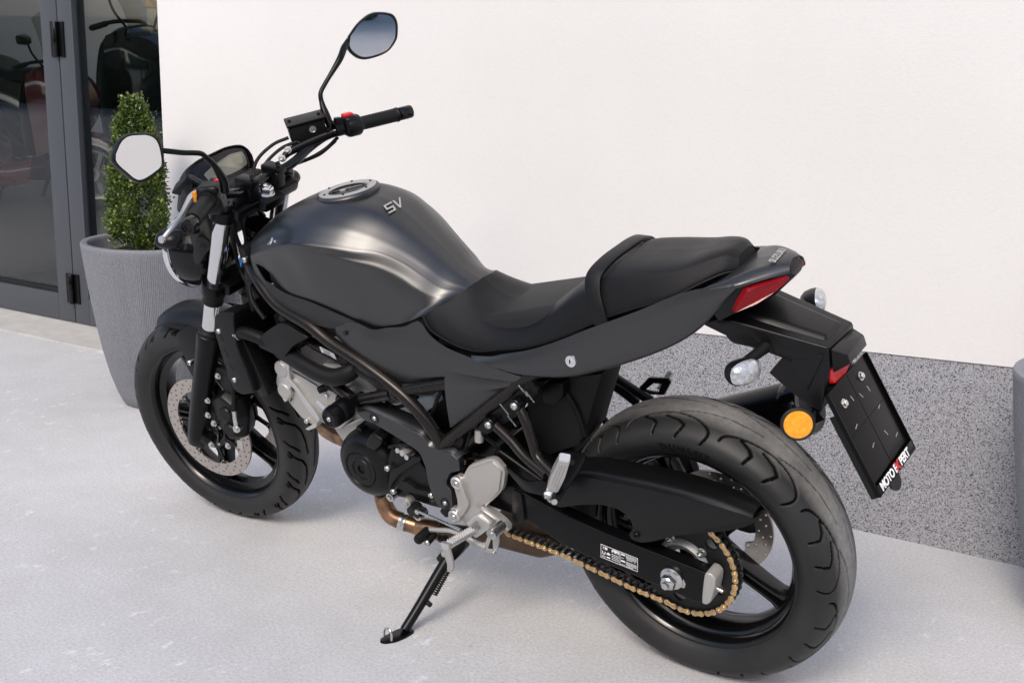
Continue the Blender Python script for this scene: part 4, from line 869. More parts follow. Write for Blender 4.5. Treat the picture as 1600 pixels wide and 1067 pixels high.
# generator cover
gc = Vector((.792, 0, .379))
gen = lathe('generator_cover', [(.085,.118),(.085,.128),(.0815,.140),(.076,.150),(.064,.160),(.050,.1645),(.046,.1645),(.0445,.162),(.0425,.162),(.041,.1645),(.030,.1650),(.0285,.1668),(.0245,.1668),(.0235,.1645),(.0110,.1645),(.0100,.160),(0,.160)], gc, (0,1,0), 'engine', eng, 72)
plate('cover_boss', K['gen_block'], .05, 'plastic', gen, .007, seg=3)
box('cover_slot', gc + Vector((0,.1605,0)), (.004,.002,.011), 'gap', gen, bevel=0)
for a in (100, 150, 196, 218, 250, 285): 
    p = gc + Vector((.0855*math.cos(R(a-20)), .122, .0855*math.sin(R(a-20)))); lathe('bolt_boss', [(0,.012),(.009,.012),(.011,.008),(.0115,-.02)], p, (0,1,0), 'engine', gen, 16)
sc_ = plate('sprocket_cover', K['clutch_cov'], .045, 'engine', eng, .008, seg=3)
plate('cover_ridge', K['clutch_rib'], .02, 'engine', sc_, .006, seg=3)
plate('cover_ridge', K['clutch_rib2'], .02, 'engine', sc_, .004, seg=3)
for p in ((.7085,.165,.402),(.713,.156,.335),(.60,.154,.352)): bolt(p, (0,1,0), .0075, sc_, 'steel', 'dome')
# frame cover arm over the engine
arm = plate('engine_side_cover', [p for p in K['arm_cov']], .018, 'panel', bike, .006, round_k=.2, seg=3)
panel('cover_shoulder', [[(.775,.164,.535),(.741,.164,.546),(.708,.164,.543),(.65,.164,.531),(.587,.164,.518),(.571,.164,.490),(.51,.164,.487),(.496,.164,.474)], [(.772,.155,.541),(.740,.154,.553),(.704,.152,.549),(.645,.150,.537),(.583,.150,.523),(.565,.150,.498),(.512,.150,.494),(.492,.152,.478)], [(.768,.135,.540),(.738,.130,.552),(.70,.128,.549),(.64,.126,.537),(.578,.126,.524),(.560,.126,.500),(.512,.126,.496),(.488,.130,.478)]], 'panel', arm, 40, 8, th=.002, both=False)
for p in ((.7185,.166,.529),(.5515,.166,.3505)):
    lathe('bolt_recess', [(.013,.0),(.0105,.0012),(.009,-.0005),(.0085,-.004),(0,-.004)], p, (0,1,0), 'gap', arm, 20); bolt((p[0], p[1]-.001, p[2]), (0,1,0), .0062, arm, 'steel', 'dome')
plate('pivot_plate', K['swing_plate'], .03, 'satin', bike, .004)
# connector between covers
for i, p in enumerate(((.672,.150,.452),(.660,.150,.447),(.648,.150,.440))): lathe('sensor_plug', [(0,.010),(.006,.010),(.008,.006),(.008,-.02)], p, (0,1,.2), 'steel' if i != 1 else 'castgrey', eng, 14)
# plastic bottle behind the frame
bot = hull('coolant_bottle', [(x, y, z) for x, y, z in K['water']] + [(x, y - .05, z) for x, y, z in K['water']] + [(x, y, z) for x, y, z in K['water2']] + [(x, y - .05, z) for x, y, z in K['water2']], 'bottle', bike, .008)
# crash bobbin
bob = lathe('crash_bobbin', [(0,.238),(.006,.238),(.006,.244),(.018,.246),(.0225,.243),(.025,.236),(.0255,.222),(.0235,.219),(.0235,.217),(.0255,.214),(.0262,.190),(.024,.183),(.013,.180),(.013,.13)], (.776, 0, .556), (0,1,0), 'satin', bike, 48)
for k in range(7):
    a = 2*PI*k/7; lathe('bobbin_hole', [(.0042,.0012),(.0032,.0004),(0,.0004)], (.776+.0145*math.cos(a), .2447, .556+.0145*math.sin(a)), (0,1,0), 'gap', bob, 12)
bolt((.776,.2425,.556), (0,1,0), .0058, bob, 'steel')
# hoses, shroud, radiator
tube('coolant_hose', [(1.13,.150,.667),(1.098,.150,.671),(1.05,.145,.660),(1.0,.132,.636),(.96,.135,.630)], .0155, 'rubber', bike, n=18)
tube('coolant_hose', [(1.01,.132,.632),(.965,.142,.627),(.925,.150,.620),(.866,.155,.607),(.824,.150,.606),(.792,.135,.620),(.785,.105,.640),(.80,.07,.655)], .0205, 'rubber', bike, n=22)
tube('coolant_pipe', [(.905,.150,.583),(.868,.150,.566),(.815,.150,.548),(.78,.150,.538)], .0125, 'rubber', bike, n=16) if False else None
tube('engine_mount_tube', [(.865,.128,.575),(.815,.132,.548),(.772,.138,.528)], .0135, 'frame', frame, n=16)
lathe('hose_clamp', [(.0160,-.005),(.0172,-.004),(.0172,.004),(.0160,.005)], (1.125,.150,.668), (1,0,-.03), 'steel', bike, 28)
rad = hull('radiator', [(1.165,.15,.71),(1.165,-.15,.71),(1.10,.15,.50),(1.10,-.15,.50),(1.135,.15,.72),(1.135,-.15,.72),(1.07,.15,.51),(1.07,-.15,.51)], 'plastic', bike, .004)
for k in range(26):
    f = (k + .5)/26; b = bmesh.new(); box_bm(b, (1.135 - .065*f - .018, 0, .715 - .205*f), (.004,.27,.0025)); from_bm('radiator_fin', b, 'satin', rad)
rg = plate('radiator_guard', [(1.176,.168,.712),(1.152,.168,.724),(1.108,.166,.728),(1.118,.167,.690),(1.122,.168,.640),(1.106,.168,.575),(1.098,.168,.520),(1.146,.168,.507),(1.170,.168,.516),(1.179,.168,.556),(1.187,.168,.636),(1.190,.168,.676)], .05, 'plastic', rad, .006, round_k=.2, seg=3)
for q in ((1.181,.6555,.016),(1.1755,.6125,.016),(1.170,.5755,.014)):
    plate('guard_vent', [(q[0]-.004,.1686,q[1]+q[2]),(q[0]+.003,.1686,q[1]-q[2]*.9),(q[0]-.018,.1686,q[1]-q[2]*.5)], .002, 'gap', rg, .0003, round_k=.1)
for p in ((1.172,.170,.673),(1.157,.170,.546)): bolt(p, (0,1,0), .0068, rg, 'steel', 'dome')
hull('fan_shroud', [(1.085,.075,.69),(1.05,.075,.69),(1.03,.075,.55),(1.06,.075,.53),(1.085,-.075,.69),(1.05,-.075,.69),(1.03,-.075,.55),(1.06,-.075,.53)], 'gap', rad, .01)
plate('air_shroud', [(1.062,.156,.660),(1.015,.157,.695),(.955,.160,.727),(.905,.160,.706),(.880,.158,.697),(.933,.160,.672),(.968,.160,.640),(.975,.160,.624),(1.016,.158,.636),(1.058,.156,.642)], .05, 'plastic', bike, .012, round_k=.3, seg=4)
# exhaust
ex = tube('exhaust', [(.815,.10,.31),(.806,.10,.274),(.803,.10,.237),(.787,.10,.214),(.760,.09,.200),(.723,.08,.190),(.695,.074,.188)], .0205, 'copper', bike, n=28)
tube('front_header', [(1.03,.03,.42),(1.001,.06,.394),(.96,.07,.386),(.90,.08,.380),(.85,.08,.31)], .020, 'copper', ex, n=20)
lathe('exhaust_clamp', [(.0212,-.009),(.0235,-.008),(.0225,-.003),(.0240,0),(.0225,.003),(.0235,.008),(.0212,.009)], (.762,.0905,.2005), (-1,-.28,-.36), 'steel', ex, 30)
tube('rear_header', [(.70,.075,.188),(.66,.066,.187),(.60,.05,.186),(.52,.02,.19)], .0195, 'dullsteel', ex, n=20)
lathe('exhaust_sleeve', [(.0208,-.03),(.024,-.025),(.0245,0),(.024,.03),(.0208,.034)], (.700,.075,.188), (-1,-.22,-.04), 'copper', ex, 30)
hull('collector_box', [(.55,.06,.23),(.36,.06,.245),(.34,.05,.20),(.40,.05,.17),(.54,.05,.165),(.55,-.06,.23),(.36,-.06,.245),(.34,-.05,.20),(.40,-.05,.17),(.54,-.05,.165)], 'dullsteel', ex, .02, 4)
mu = lathe('muffler', [(0,.02),(.040,.018),(.052,.0),(.056,.02),(.0575,.04),(.0575,.30),(.050,.34),(.03,.37)], (-.135,-.205,.545), (.90,0.0,-.40), 'satin', ex, 40)
lathe('muffler_cap', [(.058,.03),(.0605,.02),(.0605,-.005),(.056,-.012),(.040,-.010),(.036,.0),(.034,.05)], (-.138,-.205,.5455), (.90,0.0,-.40), 'gloss', ex, 40)
lathe('muffler_outlet', [(.0345,.004),(0,.004)], (-.136,-.205,.545), (.90,0.0,-.40), 'gap', ex, 30)
# water pump fittings under the generator
for i, (p, r_) in enumerate((((.745,.13,.300),.011), ((.695,.13,.300),.012), ((.675,.14,.285),.013), ((.650,.15,.285),.011))):
    lathe('drain_fitting', [(0,.012),(r_*.5,.012),(r_*.6,.008),(r_,.008),(r_,-.02)], p, (0,1,0), ('steel','castgrey','gap','steel')[i], eng, 18)
lathe('shift_shaft_arm', [(0,.008),(.010,.008),(.011,-.006)], (.640,.162,.300), (0,1,0), 'gap', bike, 18)
# ---------------- foot controls
hp = plate('footrest_bracket', [(.520,.168,.42),(.501,.168,.437),(.486,.168,.435),(.472,.168,.458),(.459,.168,.473),(.393,.168,.507),(.365,.168,.481),(.380,.168,.43),(.404,.168,.403),(.437,.168,.373),(.411,.168,.363),(.387,.168,.349),(.377,.168,.338),(.384,.168,.322),(.405,.168,.315),(.430,.168,.322),(.455,.168,.303),(.476,.168,.290),(.503,.168,.318),(.527,.168,.318),(.538,.168,.330),(.535,.168,.345),(.515,.168,.350),(.512,.168,.372),(.516,.168,.405)], .012, 'bracket', bike, .003, round_k=.3)
plate('bracket_web', [(.497,.176,.430),(.487,.176,.432),(.472,.176,.374),(.500,.176,.334),(.517,.176,.330),(.512,.176,.345),(.487,.176,.374)], .010, 'bracket', hp, .004)
plate('heel_guard', [(.470,.1745,.452),(.458,.1745,.465),(.396,.1745,.497),(.373,.1745,.478),(.386,.1745,.430),(.408,.1745,.405),(.440,.1745,.378),(.456,.1745,.372),(.462,.1745,.398)], .008, 'bracket', hp, .0025, round_k=.10)
plate('bracket_edge', [(.440,.1765,.379),(.412,.1765,.366),(.384,.1765,.353),(.374,.1765,.338),(.380,.1765,.334),(.388,.1765,.345),(.414,.1765,.357),(.442,.1765,.369)], .010, 'alu', hp, .004)
for p in ((.500,.170,.420),(.523,.170,.329)):
    lathe('bolt_seat', [(.0155,-.004),(.0155,.005),(.013,.0075),(.0105,.0075),(.0095,.004),(0,.004)], p, (0,1,0), 'alu', hp, 28); bolt((p[0],p[1]+.006,p[2]), (0,1,0), .0068, hp, 'steel', 'dome')
# clevis and footpeg
plate('peg_clevis', [(.478,.190,.332),(.446,.190,.366),(.412,.190,.345),(.416,.190,.336),(.456,.190,.300),(.466,.190,.305),(.436,.190,.334),(.447,.190,.349),(.470,.190,.325)], .022, 'alu', hp, .003)
def footpeg():
    a = Vector((.452,.192,.329)); b_ = Vector((.460,.286,.341)); d = (b_ - a); L = d.length; d.normalize(); up = (Vector((0,0,1)) - d*d.z).normalized(); sd_ = d.cross(up)
    m = Matrix((d, sd_, up)).transposed().to_4x4(); m.translation = a
    bm = bmesh.new(); box_bm(bm, (L*.5, 0, -.003), (L, .018, .012), None, .003); box_bm(bm, (0, 0, -.002), (.02, .012, .010), None, .003); box_bm(bm, (L-.003, 0, -.002), (.010, .022, .016), None, .003)
    bm.transform(m); pg = from_bm('footpeg', bm, 'alu', bike)
    b2 = bmesh.new()
    for i in range(11):
        for j in (-1, 0, 1):
            c = Vector((.012 + i*.0068, j*.0062, .004)); t = bmesh.new(); bmesh.ops.create_cone(t, cap_ends=True, segments=4, radius1=.0042, radius2=.0008, depth=.006); t.transform(m @ Matrix.Translation(c)); me = bpy.data.meshes.new('t'); t.to_mesh(me); t.free(); b2.from_mesh(me); bpy.data.meshes.remove(me)
    from_bm('peg_teeth', b2, 'alu', pg, 10)
    plate('peg_feeler', [(.470,.288,.333),(.450,.288,.341),(.446,.288,.312),(.446,.288,.292),(.452,.288,.276),(.466,.288,.273),(.462,.288,.294),(.466,.288,.318)], .006, 'castgrey', pg, .0015)
footpeg()
gs = tube('shift_lever', [(.602,.178,.275),(.567,.178,.284),(.536,.180,.292),(.505,.182,.293),(.477,.184,.288),(.455,.184,.281),(.437,.184,.279)], .0055, 'castgrey', bike, n=12)
lathe('lever_toe', [(0,.046),(.006,.046),(.0062,.044),(.010,.044),(.0115,.041),(.0115,.002),(.009,0),(0,0)], (.606,.176,.2705), (-.10,.97,.05), 'rubber', gs, 24)
plate('linkage_plate', [(.491,.186,.283),(.470,.186,.293),(.448,.186,.287),(.436,.186,.291),(.424,.186,.316),(.394,.186,.330),(.398,.186,.302),(.411,.186,.268),(.424,.186,.268),(.447,.186,.268),(.468,.186,.272)], .004, 'castgrey', gs, .001, round_k=.15)
plate('plate_opening', [(.430,.1865,.280),(.417,.1865,.308),(.4135,.1865,.308),(.416,.1865,.282)], .0012, 'gap', gs, .0002, round_k=.1)
lathe('lever_pivot', [(0,.040),(.006,.040),(.0065,.038),(.0125,.038),(.0130,.035),(.0130,0)], (.391,.176,.343), (.02,1,0), 'steel', gs, 28)
bolt((.4135,.188,.275), (0,1,0), .004, gs, 'steel')
tube('shift_rod', [(.633,.168,.310),(.494,.192,.313)], .0035, 'steel', gs, n=10)
lathe('rod_joint', [(0,.006),(.006,.005),(.007,0),(.006,-.005),(0,-.006)], (.634,.168,.310), (0,1,0), 'steel', gs, 16)
# ---------------- side stand
FT = Vector((.615,.309,.0716))
ss = tube('side_stand', [(.582,.148,.190),(.592,.190,.158),(.606,.262,.105),(.613,.300,.080)], [.0135,.0125,.0115,.011], 'satin', bike, n=18)
plate('stand_hinge', [(.624,.150,.172),(.602,.150,.200),(.566,.150,.222),(.545,.150,.250),(.520,.150,.26),(.530,.150,.225),(.560,.150,.19),(.580,.150,.170),(.606,.150,.158)], .022, 'satin', ss, .004)
lathe('hinge_bolt', [(0,.012),(.008,.012),(.0085,0)], (.585,.150,.203), (0,1,0), 'steel', ss, 18)
def stand_foot():
    up = Vector((0, math.sin(-LEAN), math.cos(LEAN))); up = Vector((0, -math.sin(LEAN), math.cos(LEAN))); f0 = Vector((.6155,.318,.0739)); outd = Vector((.06, math.cos(LEAN), math.sin(LEAN))).normalized(); sd_ = outd.cross(up)
    o2 = [(-.036,-.010),(-.030,-.018),(0,-.021),(.030,-.018),(.050,-.006),(.054,.006),(.044,.015),(.0,.019),(-.030,.016),(-.037,.008)]
    bm = bmesh.new(); plate_bm(bm, rnd([f0 + outd*a + sd_*b_ + up*.007 for a, b_ in o2], 3, .3), -up*.0068, .002, 2); f = from_bm('stand_foot', bm, 'satin', ss)
    c = f0 + outd*.036 + up*.006
    tube('stand_loop', [c - sd_*.011, c - sd_*.011 + up*.016, c - sd_*.006 + up*.024, c + sd_*.006 + up*.024, c + sd_*.011 + up*.016, c + sd_*.011], .0028, 'steel', f, n=10)
stand_foot()
def spring(name, a, b_, r_, turns, wire, mat, par):
    a, b_ = V(a), V(b_); d = (b_ - a).normalized(); u = d.orthogonal().normalized(); v = d.cross(u); L = (b_ - a).length; n = turns*12
    bm = bmesh.new(); tube_bm(bm, [a + d*L*i/n + (u*math.cos(2*PI*i/12) + v*math.sin(2*PI*i/12))*r_ for i in range(n+1)], wire, 6, smooth=False); return from_bm(name, bm, mat, par)
spring('stand_spring', (.571,.158,.178), (.588,.212,.125), .0065, 14, .0017, 'gap', ss)
tube('stand_stop', [(.592,.235,.118),(.580,.238,.116)], .006, 'gap', ss, n=10)
tube('side_stand_switch', [(.575,.172,.256),(.560,.176,.26)], .010, 'plastic', ss, n=14)
tube('stand_bolt', [(.592,.172,.262),(.592,.200,.258)], .0085, 'rubber', ss, n=16); bolt((.592,.202,.258), (0,1,0), .007, ss, 'steel', 'dome')
# ---------------- swingarm
sw_ = plate('swingarm', [(.505,.136,.440),(.440,.138,.440),(.350,.139,.412),(.255,.139,.386),(.160,.139,.366),(.08,.139,.356),(-.072,.139,.336),(-.086,.139,.326),(-.060,.139,.262),(-.043,.139,.258),(.009,.139,.268),(.075,.139,.277),(.199,.139,.294),(.263,.139,.306),(.352,.139,.346),(.44,.137,.352),(.505,.136,.36)], .030, 'satin', bike, .007, round_k=.15, seg=4)
plate('swingarm', [(.505,-.106,.440),(.440,-.108,.440),(.350,-.109,.412),(.16,-.109,.366),(-.072,-.109,.336),(-.06,-.109,.262),(.075,-.109,.277),(.263,-.109,.306),(.505,-.106,.36)], .030, 'satin', sw_, .007, seg=3)
hull('swingarm_bridge', [(.42,.125,.50),(.30,.125,.44),(.40,.125,.38),(.46,.125,.42),(.42,-.125,.50),(.30,-.125,.44),(.40,-.125,.38),(.46,-.125,.42)], 'satin', sw_, .012, 3)
lathe('swingarm_pivot', [(0,.152),(.010,.152),(.011,.146),(.024,.146),(.026,.142),(.026,-.142)], (.48,0,.397), (0,1,0), 'satin', sw_, 30)
plate('chain_slider', [(.374,.146,.420),(.350,.146,.415),(.352,.146,.344),(.365,.146,.335),(.386,.146,.337)], .04, 'plastic', sw_, .003)
ec = plate('axle_end_cap', [(-.071,.1425,.3395),(-.085,.1425,.340),(-.094,.1425,.330),(-.090,.1425,.305),(-.080,.1425,.270),(-.070,.1425,.261),(-.059,.1425,.262)], .037, 'castgrey', sw_, .005, round_k=.3, seg=3)
tube('adjuster_bolt', [(-.084,.125,.296),(-.100,.125,.292)], .0045, 'steel', ec, n=12)
ax = lathe('axle_nut', [(0,.1665),(.0065,.1665),(.0070,.165),(.0085,.1675),(.0085,.168),(.0155,.164),(.0165,.162),(.0165,.150)], (.003,0,.303), (0,1,0), 'steel', sw_, 6)
lathe('axle_washer', [(.024,.1395),(.0245,.145),(.020,.1485),(.017,.150),(.012,.150)], (.003,0,.303), (0,1,0), 'steel', ax, 32)
tube('axle_stub', [(.003,.150,.303),(.003,.1735,.303)], .0075, 'steel', ax, n=20)
plate('slot_plate', [(.012,.1405,.290),(-.022,.1405,.284),(-.026,.1405,.296),(-.022,.1405,.306),(.014,.1405,.318)], .002, 'castgrey', ax, .0005)
# tyre pressure sticker on the swingarm
so_, sx_, sz_ = Vector((.166,.1398,.338)), Vector((-.0865,0,-.0107)), Vector((.0035,0,-.0342))
def stk(name, u0, u1, v0, v1, mat='white', lift=.0002, par=None):
    f = lambda u, v: so_ + sx_*u + sz_*v + Vector((0, lift, 0))
    me = bpy.data.meshes.new(name); me.from_pydata([tuple(f(*q)) for q in ((u0,v0),(u1,v0),(u1,v1),(u0,v1))], [], [(0,1,2,3)]); return link(name, me, mat, par or sw_, smooth=False)
stick = stk('pressure_sticker', 0, 1, 0, 1, 'gap', .0003)
def stickers():
    L = [(0,1,0,.04),(0,1,.96,1),(0,.012,.04,.96),(.988,1,.04,.96),(.515,.53,.04,.96)]
    for i in range(5):
        L += [(.68,.97,.10 + .055*i,.125 + .055*i)]; L += [(.68,.97,.58 + .055*i,.605 + .055*i)]
    L += [(.55,.66,.10,.22),(.55,.66,.58,.70),(.55,.63,.40,.43),(.70,.86,.40,.44),(.90,.94,.40,.44),(.55,.66,.88,.91),(.70,.88,.88,.92)]
    L += [(.30,.50,.10,.30),(.34,.46,.07,.12),(.06,.18,.12,.30),(.16,.26,.50,.62),(.16,.26,.76,.86),(.19,.23,.44,.50)]
    for i in range(4):
        for j in range(4): L.append((.30 + .05*i, .335 + .05*i, .42 + .125*j, .48 + .125*j))
    L += [(.04,.06,.45,.62),(.11,.13,.45,.62),(.05,.12,.62,.68),(.04,.13,.78,.82),(.04,.13,.86,.89)]
    vs = []; fs = []
    for u0, u1, v0, v1 in L:
        i = len(vs); vs += [tuple(so_ + sx_*u + sz_*v + Vector((0,.0007,0))) for u, v in ((u0,v0),(u1,v0),(u1,v1),(u0,v1))]; fs.append((i,i+1,i+2,i+3))
    me = bpy.data.meshes.new('sticker_print'); me.from_pydata(vs, [], fs); link('sticker_print', me, 'white', stick, smooth=False)
    for u0, u1, v0, v1 in ((.075,.115,.16,.26),(.335,.37,.20,.28),(.43,.465,.20,.28)): stk('sticker_gap', u0, u1, v0, v1, 'gap', .0010, stick)
stickers()
# chain guard: side wall, curled top
GO = [(.285,.146,.415),(.264,.146,.432),(.245,.146,.470),(.226,.146,.489),(.188,.146,.497),(.126,.146,.501),(.04,.146,.505),(-.036,.146,.506),(-.110,.146,.503),(-.176,.143,.496),(-.190,.140,.490),(-.166,.145,.472),(-.125,.146,.452),(-.06,.146,.429),(-.016,.146,.411),(.042,.146,.381),(.066,.146,.372),(.086,.146,.374),(.092,.146,.384),(.080,.146,.404),(.086,.146,.427),(.113,.146,.440),(.150,.146,.440),(.204,.146,.425),(.255,.146,.405)]
cg = plate('chain_guard', GO, .003, 'plastic', bike, .001, round_k=.2)
panel('guard_top', [[(.250,.1465,.478),(.188,.1465,.4975),(.126,.1465,.5015),(.04,.1465,.5055),(-.036,.1465,.5065),(-.110,.146,.5035),(-.180,.143,.496)], [(.250,.139,.490),(.188,.139,.507),(.126,.139,.5115),(.04,.139,.516),(-.036,.139,.516),(-.110,.137,.511),(-.180,.135,.500)], [(.250,.115,.493),(.188,.112,.511),(.126,.112,.516),(.04,.112,.520),(-.036,.112,.520),(-.110,.113,.515),(-.180,.118,.503)], [(.250,.08,.488),(.188,.078,.506),(.126,.078,.511),(.04,.078,.515),(-.036,.078,.515),(-.110,.085,.511),(-.180,.10,.501)]], 'plastic', cg, 36, 12, th=.002, both=False)
for p in ((.0735,.147,.389),(.262,.147,.424)): bolt(p, (0,1,0), .007, cg, 'satin', 'dome')
# ---------------- pillion peg hanger
ph = plate('pillion_hanger', [(.216,.192,.556),(.200,.192,.573),(.190,.192,.577),(.146,.192,.584),(.144,.192,.572),(.170,.192,.530),(.207,.192,.477),(.226,.192,.449),(.258,.192,.452),(.264,.192,.462),(.240,.192,.500)], .005, 'satin', bike, .0015)
tube('hanger_tube', [(.394,.155,.582),(.340,.166,.555),(.300,.178,.532),(.244,.190,.512)], .0105, 'frame', ph, n=16)
tube('hanger_tube', [(.320,.155,.640),(.300,.163,.610),(.282,.172,.566),(.270,.178,.540),(.228,.190,.518)], .0105, 'frame', ph, n=16)
plate('hanger_strut', [(.353,.183,.504),(.303,.183,.476),(.251,.187,.495),(.240,.187,.470),(.267,.183,.453),(.314,.18,.449),(.349,.18,.485)], .005, 'satin', ph, .0012)
def pillion_peg():
    a = Vector((.219,.208,.500)); b_ = Vector((.151,.249,.606)); d = (b_ - a); L = d.length; d.normalize(); u = (Vector((-.5,.6,.3)) - d*d.dot(Vector((-.5,.6,.3)))).normalized(); v = d.cross(u); m = Matrix((d, v, u)).transposed().to_4x4(); m.translation = a
    bm = bmesh.new()
    for x0, x1, w0, w1, t0, t1 in ((0, L, .0115, .0105, .011, .009),):
        vs = [m @ Vector(q) for q in ((x0,-w0,-t0),(x0,w0,-t0),(x0,w0,t0),(x0,-w0,t0),(x1,-w1,-t1),(x1,w1,-t1),(x1,w1,t1),(x1,-w1,t1),(L*.5,-.0135,-.010),(L*.5,.0135,-.010),(L*.5,.0135,.0105),(L*.5,-.0135,.0105))]
        for p in vs: bm.verts.new(p)
    bmesh.ops.convex_hull(bm, input=bm.verts[:]); bmesh.ops.bevel(bm, geom=bm.edges[:], offset=.003, segments=2, affect='EDGES', clamp_overlap=True)
    p_ = from_bm('pillion_peg', bm, 'alu', bike)
    for k in (-.0055, 0, .0055):
        b2 = bmesh.new(); box_bm(b2, m @ Vector((L*.55, k, .0102)), (L*.72, .0016, .0022), Matrix((d, v, u)).transposed(), .0005); from_bm('peg_rib', b2, 'castgrey', p_)
    return p_
pp = pillion_peg()
hull('peg_joint', [(.228,.21,.500),(.212,.20,.500),(.220,.20,.470),(.240,.20,.470),(.228,.23,.496),(.214,.225,.490),(.230,.225,.478)], 'steel', pp, .002)
tube('peg_pin', [(.236,.200,.462),(.214,.215,.470)], .006, 'steel', pp, n=12)
plate('hanger_slot', [(.183,.1925,.562),(.168,.1925,.565),(.172,.1925,.552),(.184,.1925,.550)], .001, 'gap', ph, .0002)
sp_ = plate('subframe_plate', [(.440,.150,.558),(.381,.150,.616),(.307,.150,.676),(.285,.148,.700),(.268,.148,.672),(.300,.150,.648),(.318,.152,.616),(.395,.152,.560),(.418,.152,.545)], .006, 'satin', frame, .002)
for p in ((.394,.168,.582),(.320,.168,.641)):
    lathe('bolt_collar', [(.0145,-.016),(.0145,-.002),(.013,0),(.0085,0)], p, (0,1,0), 'satin', sp_, 24); bolt(p, (0,1,0), .0088, sp_, 'steel', 'dome')
for p in ((.352,.622),(.337,.598),(.298,.675),(.283,.664)):
    b = bmesh.new(); tube_bm(b, [(p[0]+.012,.156,p[1]+.010),(p[0]-.006,.156,p[1]-.012)], .0016, 6); from_bm('weld_bead', b, 'steel', sp_)
# shock absorber spring glimpsed behind, mud flap and inner fender
spring('shock_spring', (.40,.03,.52), (.44,.03,.62), .030, 5, .006, 'gloss', bike)
tube('brake_reservoir_spring', [(.447,.135,.545),(.452,.135,.515)], .010, 'castgrey', bike, n=16)
def hug(y): return [(x + .88*(.086 - abs(y)), y, z - .83*(.086 - abs(y))) for x, z in ((.340,.66),(.240,.690),(.146,.716),(.166,.680),(.186,.628),(.206,.560),(.225,.53),(.335,.47),(.36,.52))]
hull('inner_fender', hug(.048) + [(x, -y, z) for x, y, z in hug(.048)], 'gap', bike, .012)
tube('fender_rib', [(.300,.05,.66),(.255,.052,.60),(.235,.052,.53)], .006, 'plastic', bike, n=10)
hull('battery_box', [(.42,.055,.70),(.16,.06,.76),(.14,.05,.72),(.34,.055,.64),(.42,.055,.64),(.42,-.08,.70),(.16,-.08,.76),(.14,-.07,.72),(.34,-.08,.64),(.42,-.08,.64)], 'plastic', bike, .01)
hull('under_tray', [(.40,.10,.73),(.10,.105,.80),(-.08,.085,.87),(-.10,.07,.86),(.10,.08,.76),(.36,.10,.70),(.40,-.10,.73),(.10,-.105,.80),(-.08,-.085,.87),(-.10,-.07,.86),(.10,-.08,.76),(.36,-.10,.70)], 'plastic', bike, .01)
_sf = [(.53,.126,.728),(.40,.130,.712),(.25,.124,.735),(.25,.120,.772),(.40,.126,.742),(.47,.126,.738),(.53,.122,.752)]
hull('seat_pan', _sf + mir(_sf), 'gap', bike, .004)
hull('seat_base', [(.50,.10,.77),(.30,.11,.77),(.12,.10,.86),(-.10,.06,.93),(-.10,-.06,.93),(.12,-.10,.86),(.30,-.11,.77),(.50,-.10,.77),(.48,.10,.72),(.30,.10,.70),(.10,.09,.79),(.48,-.10,.72),(.30,-.10,.70),(.10,-.09,.79)], 'gap', bike, .01)
plate('fender_pocket', [(.318,.075,.645),(.262,.075,.662),(.262,.075,.630),(.285,.075,.605),(.318,.075,.602)], .03, 'plastic', bike, .003)
# far side: hanger tubes, cable and peg seen past the tyre
fh = tube('far_hanger', [(.32,-.14,.60),(.295,-.14,.578),(.265,-.18,.525),(.225,-.20,.488)], .011, 'satin', bike, n=14)
tube('hanger_tube', [(.36,-.13,.58),(.319,-.14,.553),(.296,-.17,.525),(.262,-.20,.476)], .010, 'satin', fh, n=14)
tube('brake_hose', [(.30,-.09,.60),(.297,-.10,.538),(.297,-.10,.502),(.280,-.10,.470),(.25,-.10,.44)], .0075, 'rubber', fh, n=12)
hpl = [(.272,.22,.496),(.235,.22,.536),(.187,.22,.543),(.181,.22,.533),(.200,.22,.499),(.242,.22,.493)]
flat_outline('far_peg_plate', [[(x, z) for x, _, z in hpl], [(x, z) for x, z in ((.248,.502),(.224,.524),(.204,.526),(.214,.502))][::-1]], .006, 'satin', fh, Matrix(((1,0,0,0),(0,0,1,-.22),(0,1,0,0),(0,0,0,1))), .0006)
tube('far_peg', [(.222,-.235,.500),(.205,-.262,.535)], .008, 'alu', fh, n=12)
for s in (-1,):
    cal = hull('rear_caliper', [(.06,-.085,.40),(.10,-.085,.36),(.14,-.085,.42),(.08,-.085,.46),(.06,-.11,.40),(.10,-.11,.36),(.14,-.11,.42),(.08,-.11,.46)], 'engine', bike, .008)
# rear wheel cone and spacer seen through the spokes
lathe('wheel_spacer', [(.0,.026),(.018,.026),(.022,.02),(.040,.006),(.043,0)], (-.052,.060,.272), (.1,1,-.05), 'castgrey', rear_wheel, 30)
# ---------------- tail: fender arm, plate holder, lamps
fa_ = hull('fender_arm', [(-.100,.088,.862),(-.129,.084,.862),(-.167,.062,.840),(-.220,.057,.836),(-.2985,.057,.824),(-.301,.056,.790),(-.27,.050,.77),(-.100,-.088,.862),(-.129,-.084,.862),(-.167,-.062,.840),(-.220,-.057,.836),(-.2985,-.057,.824),(-.301,-.056,.790),(-.27,-.050,.77),(-.06,.08,.845),(-.06,-.08,.845),(-.125,.080,.824),(-.125,-.080,.824)], 'plastic', bike, .005, 3)
hull('arm_crest', [(-.105,.05,.878),(-.105,-.05,.878),(-.16,.034,.858),(-.16,-.034,.858),(-.285,.030,.834),(-.285,-.030,.834),(-.10,.07,.85),(-.10,-.07,.85),(-.29,.05,.815),(-.29,-.05,.815)], 'plastic', fa_, .006, 3)
LEG = [(-.222,.058,.803),(-.299,.0575,.820),(-.3005,.056,.786),(-.275,.061,.757),(-.281,.062,.725),(-.286,.066,.700),(-.262,.064,.709),(-.232,.061,.723),(-.185,.058,.755),(-.196,.05,.772)]
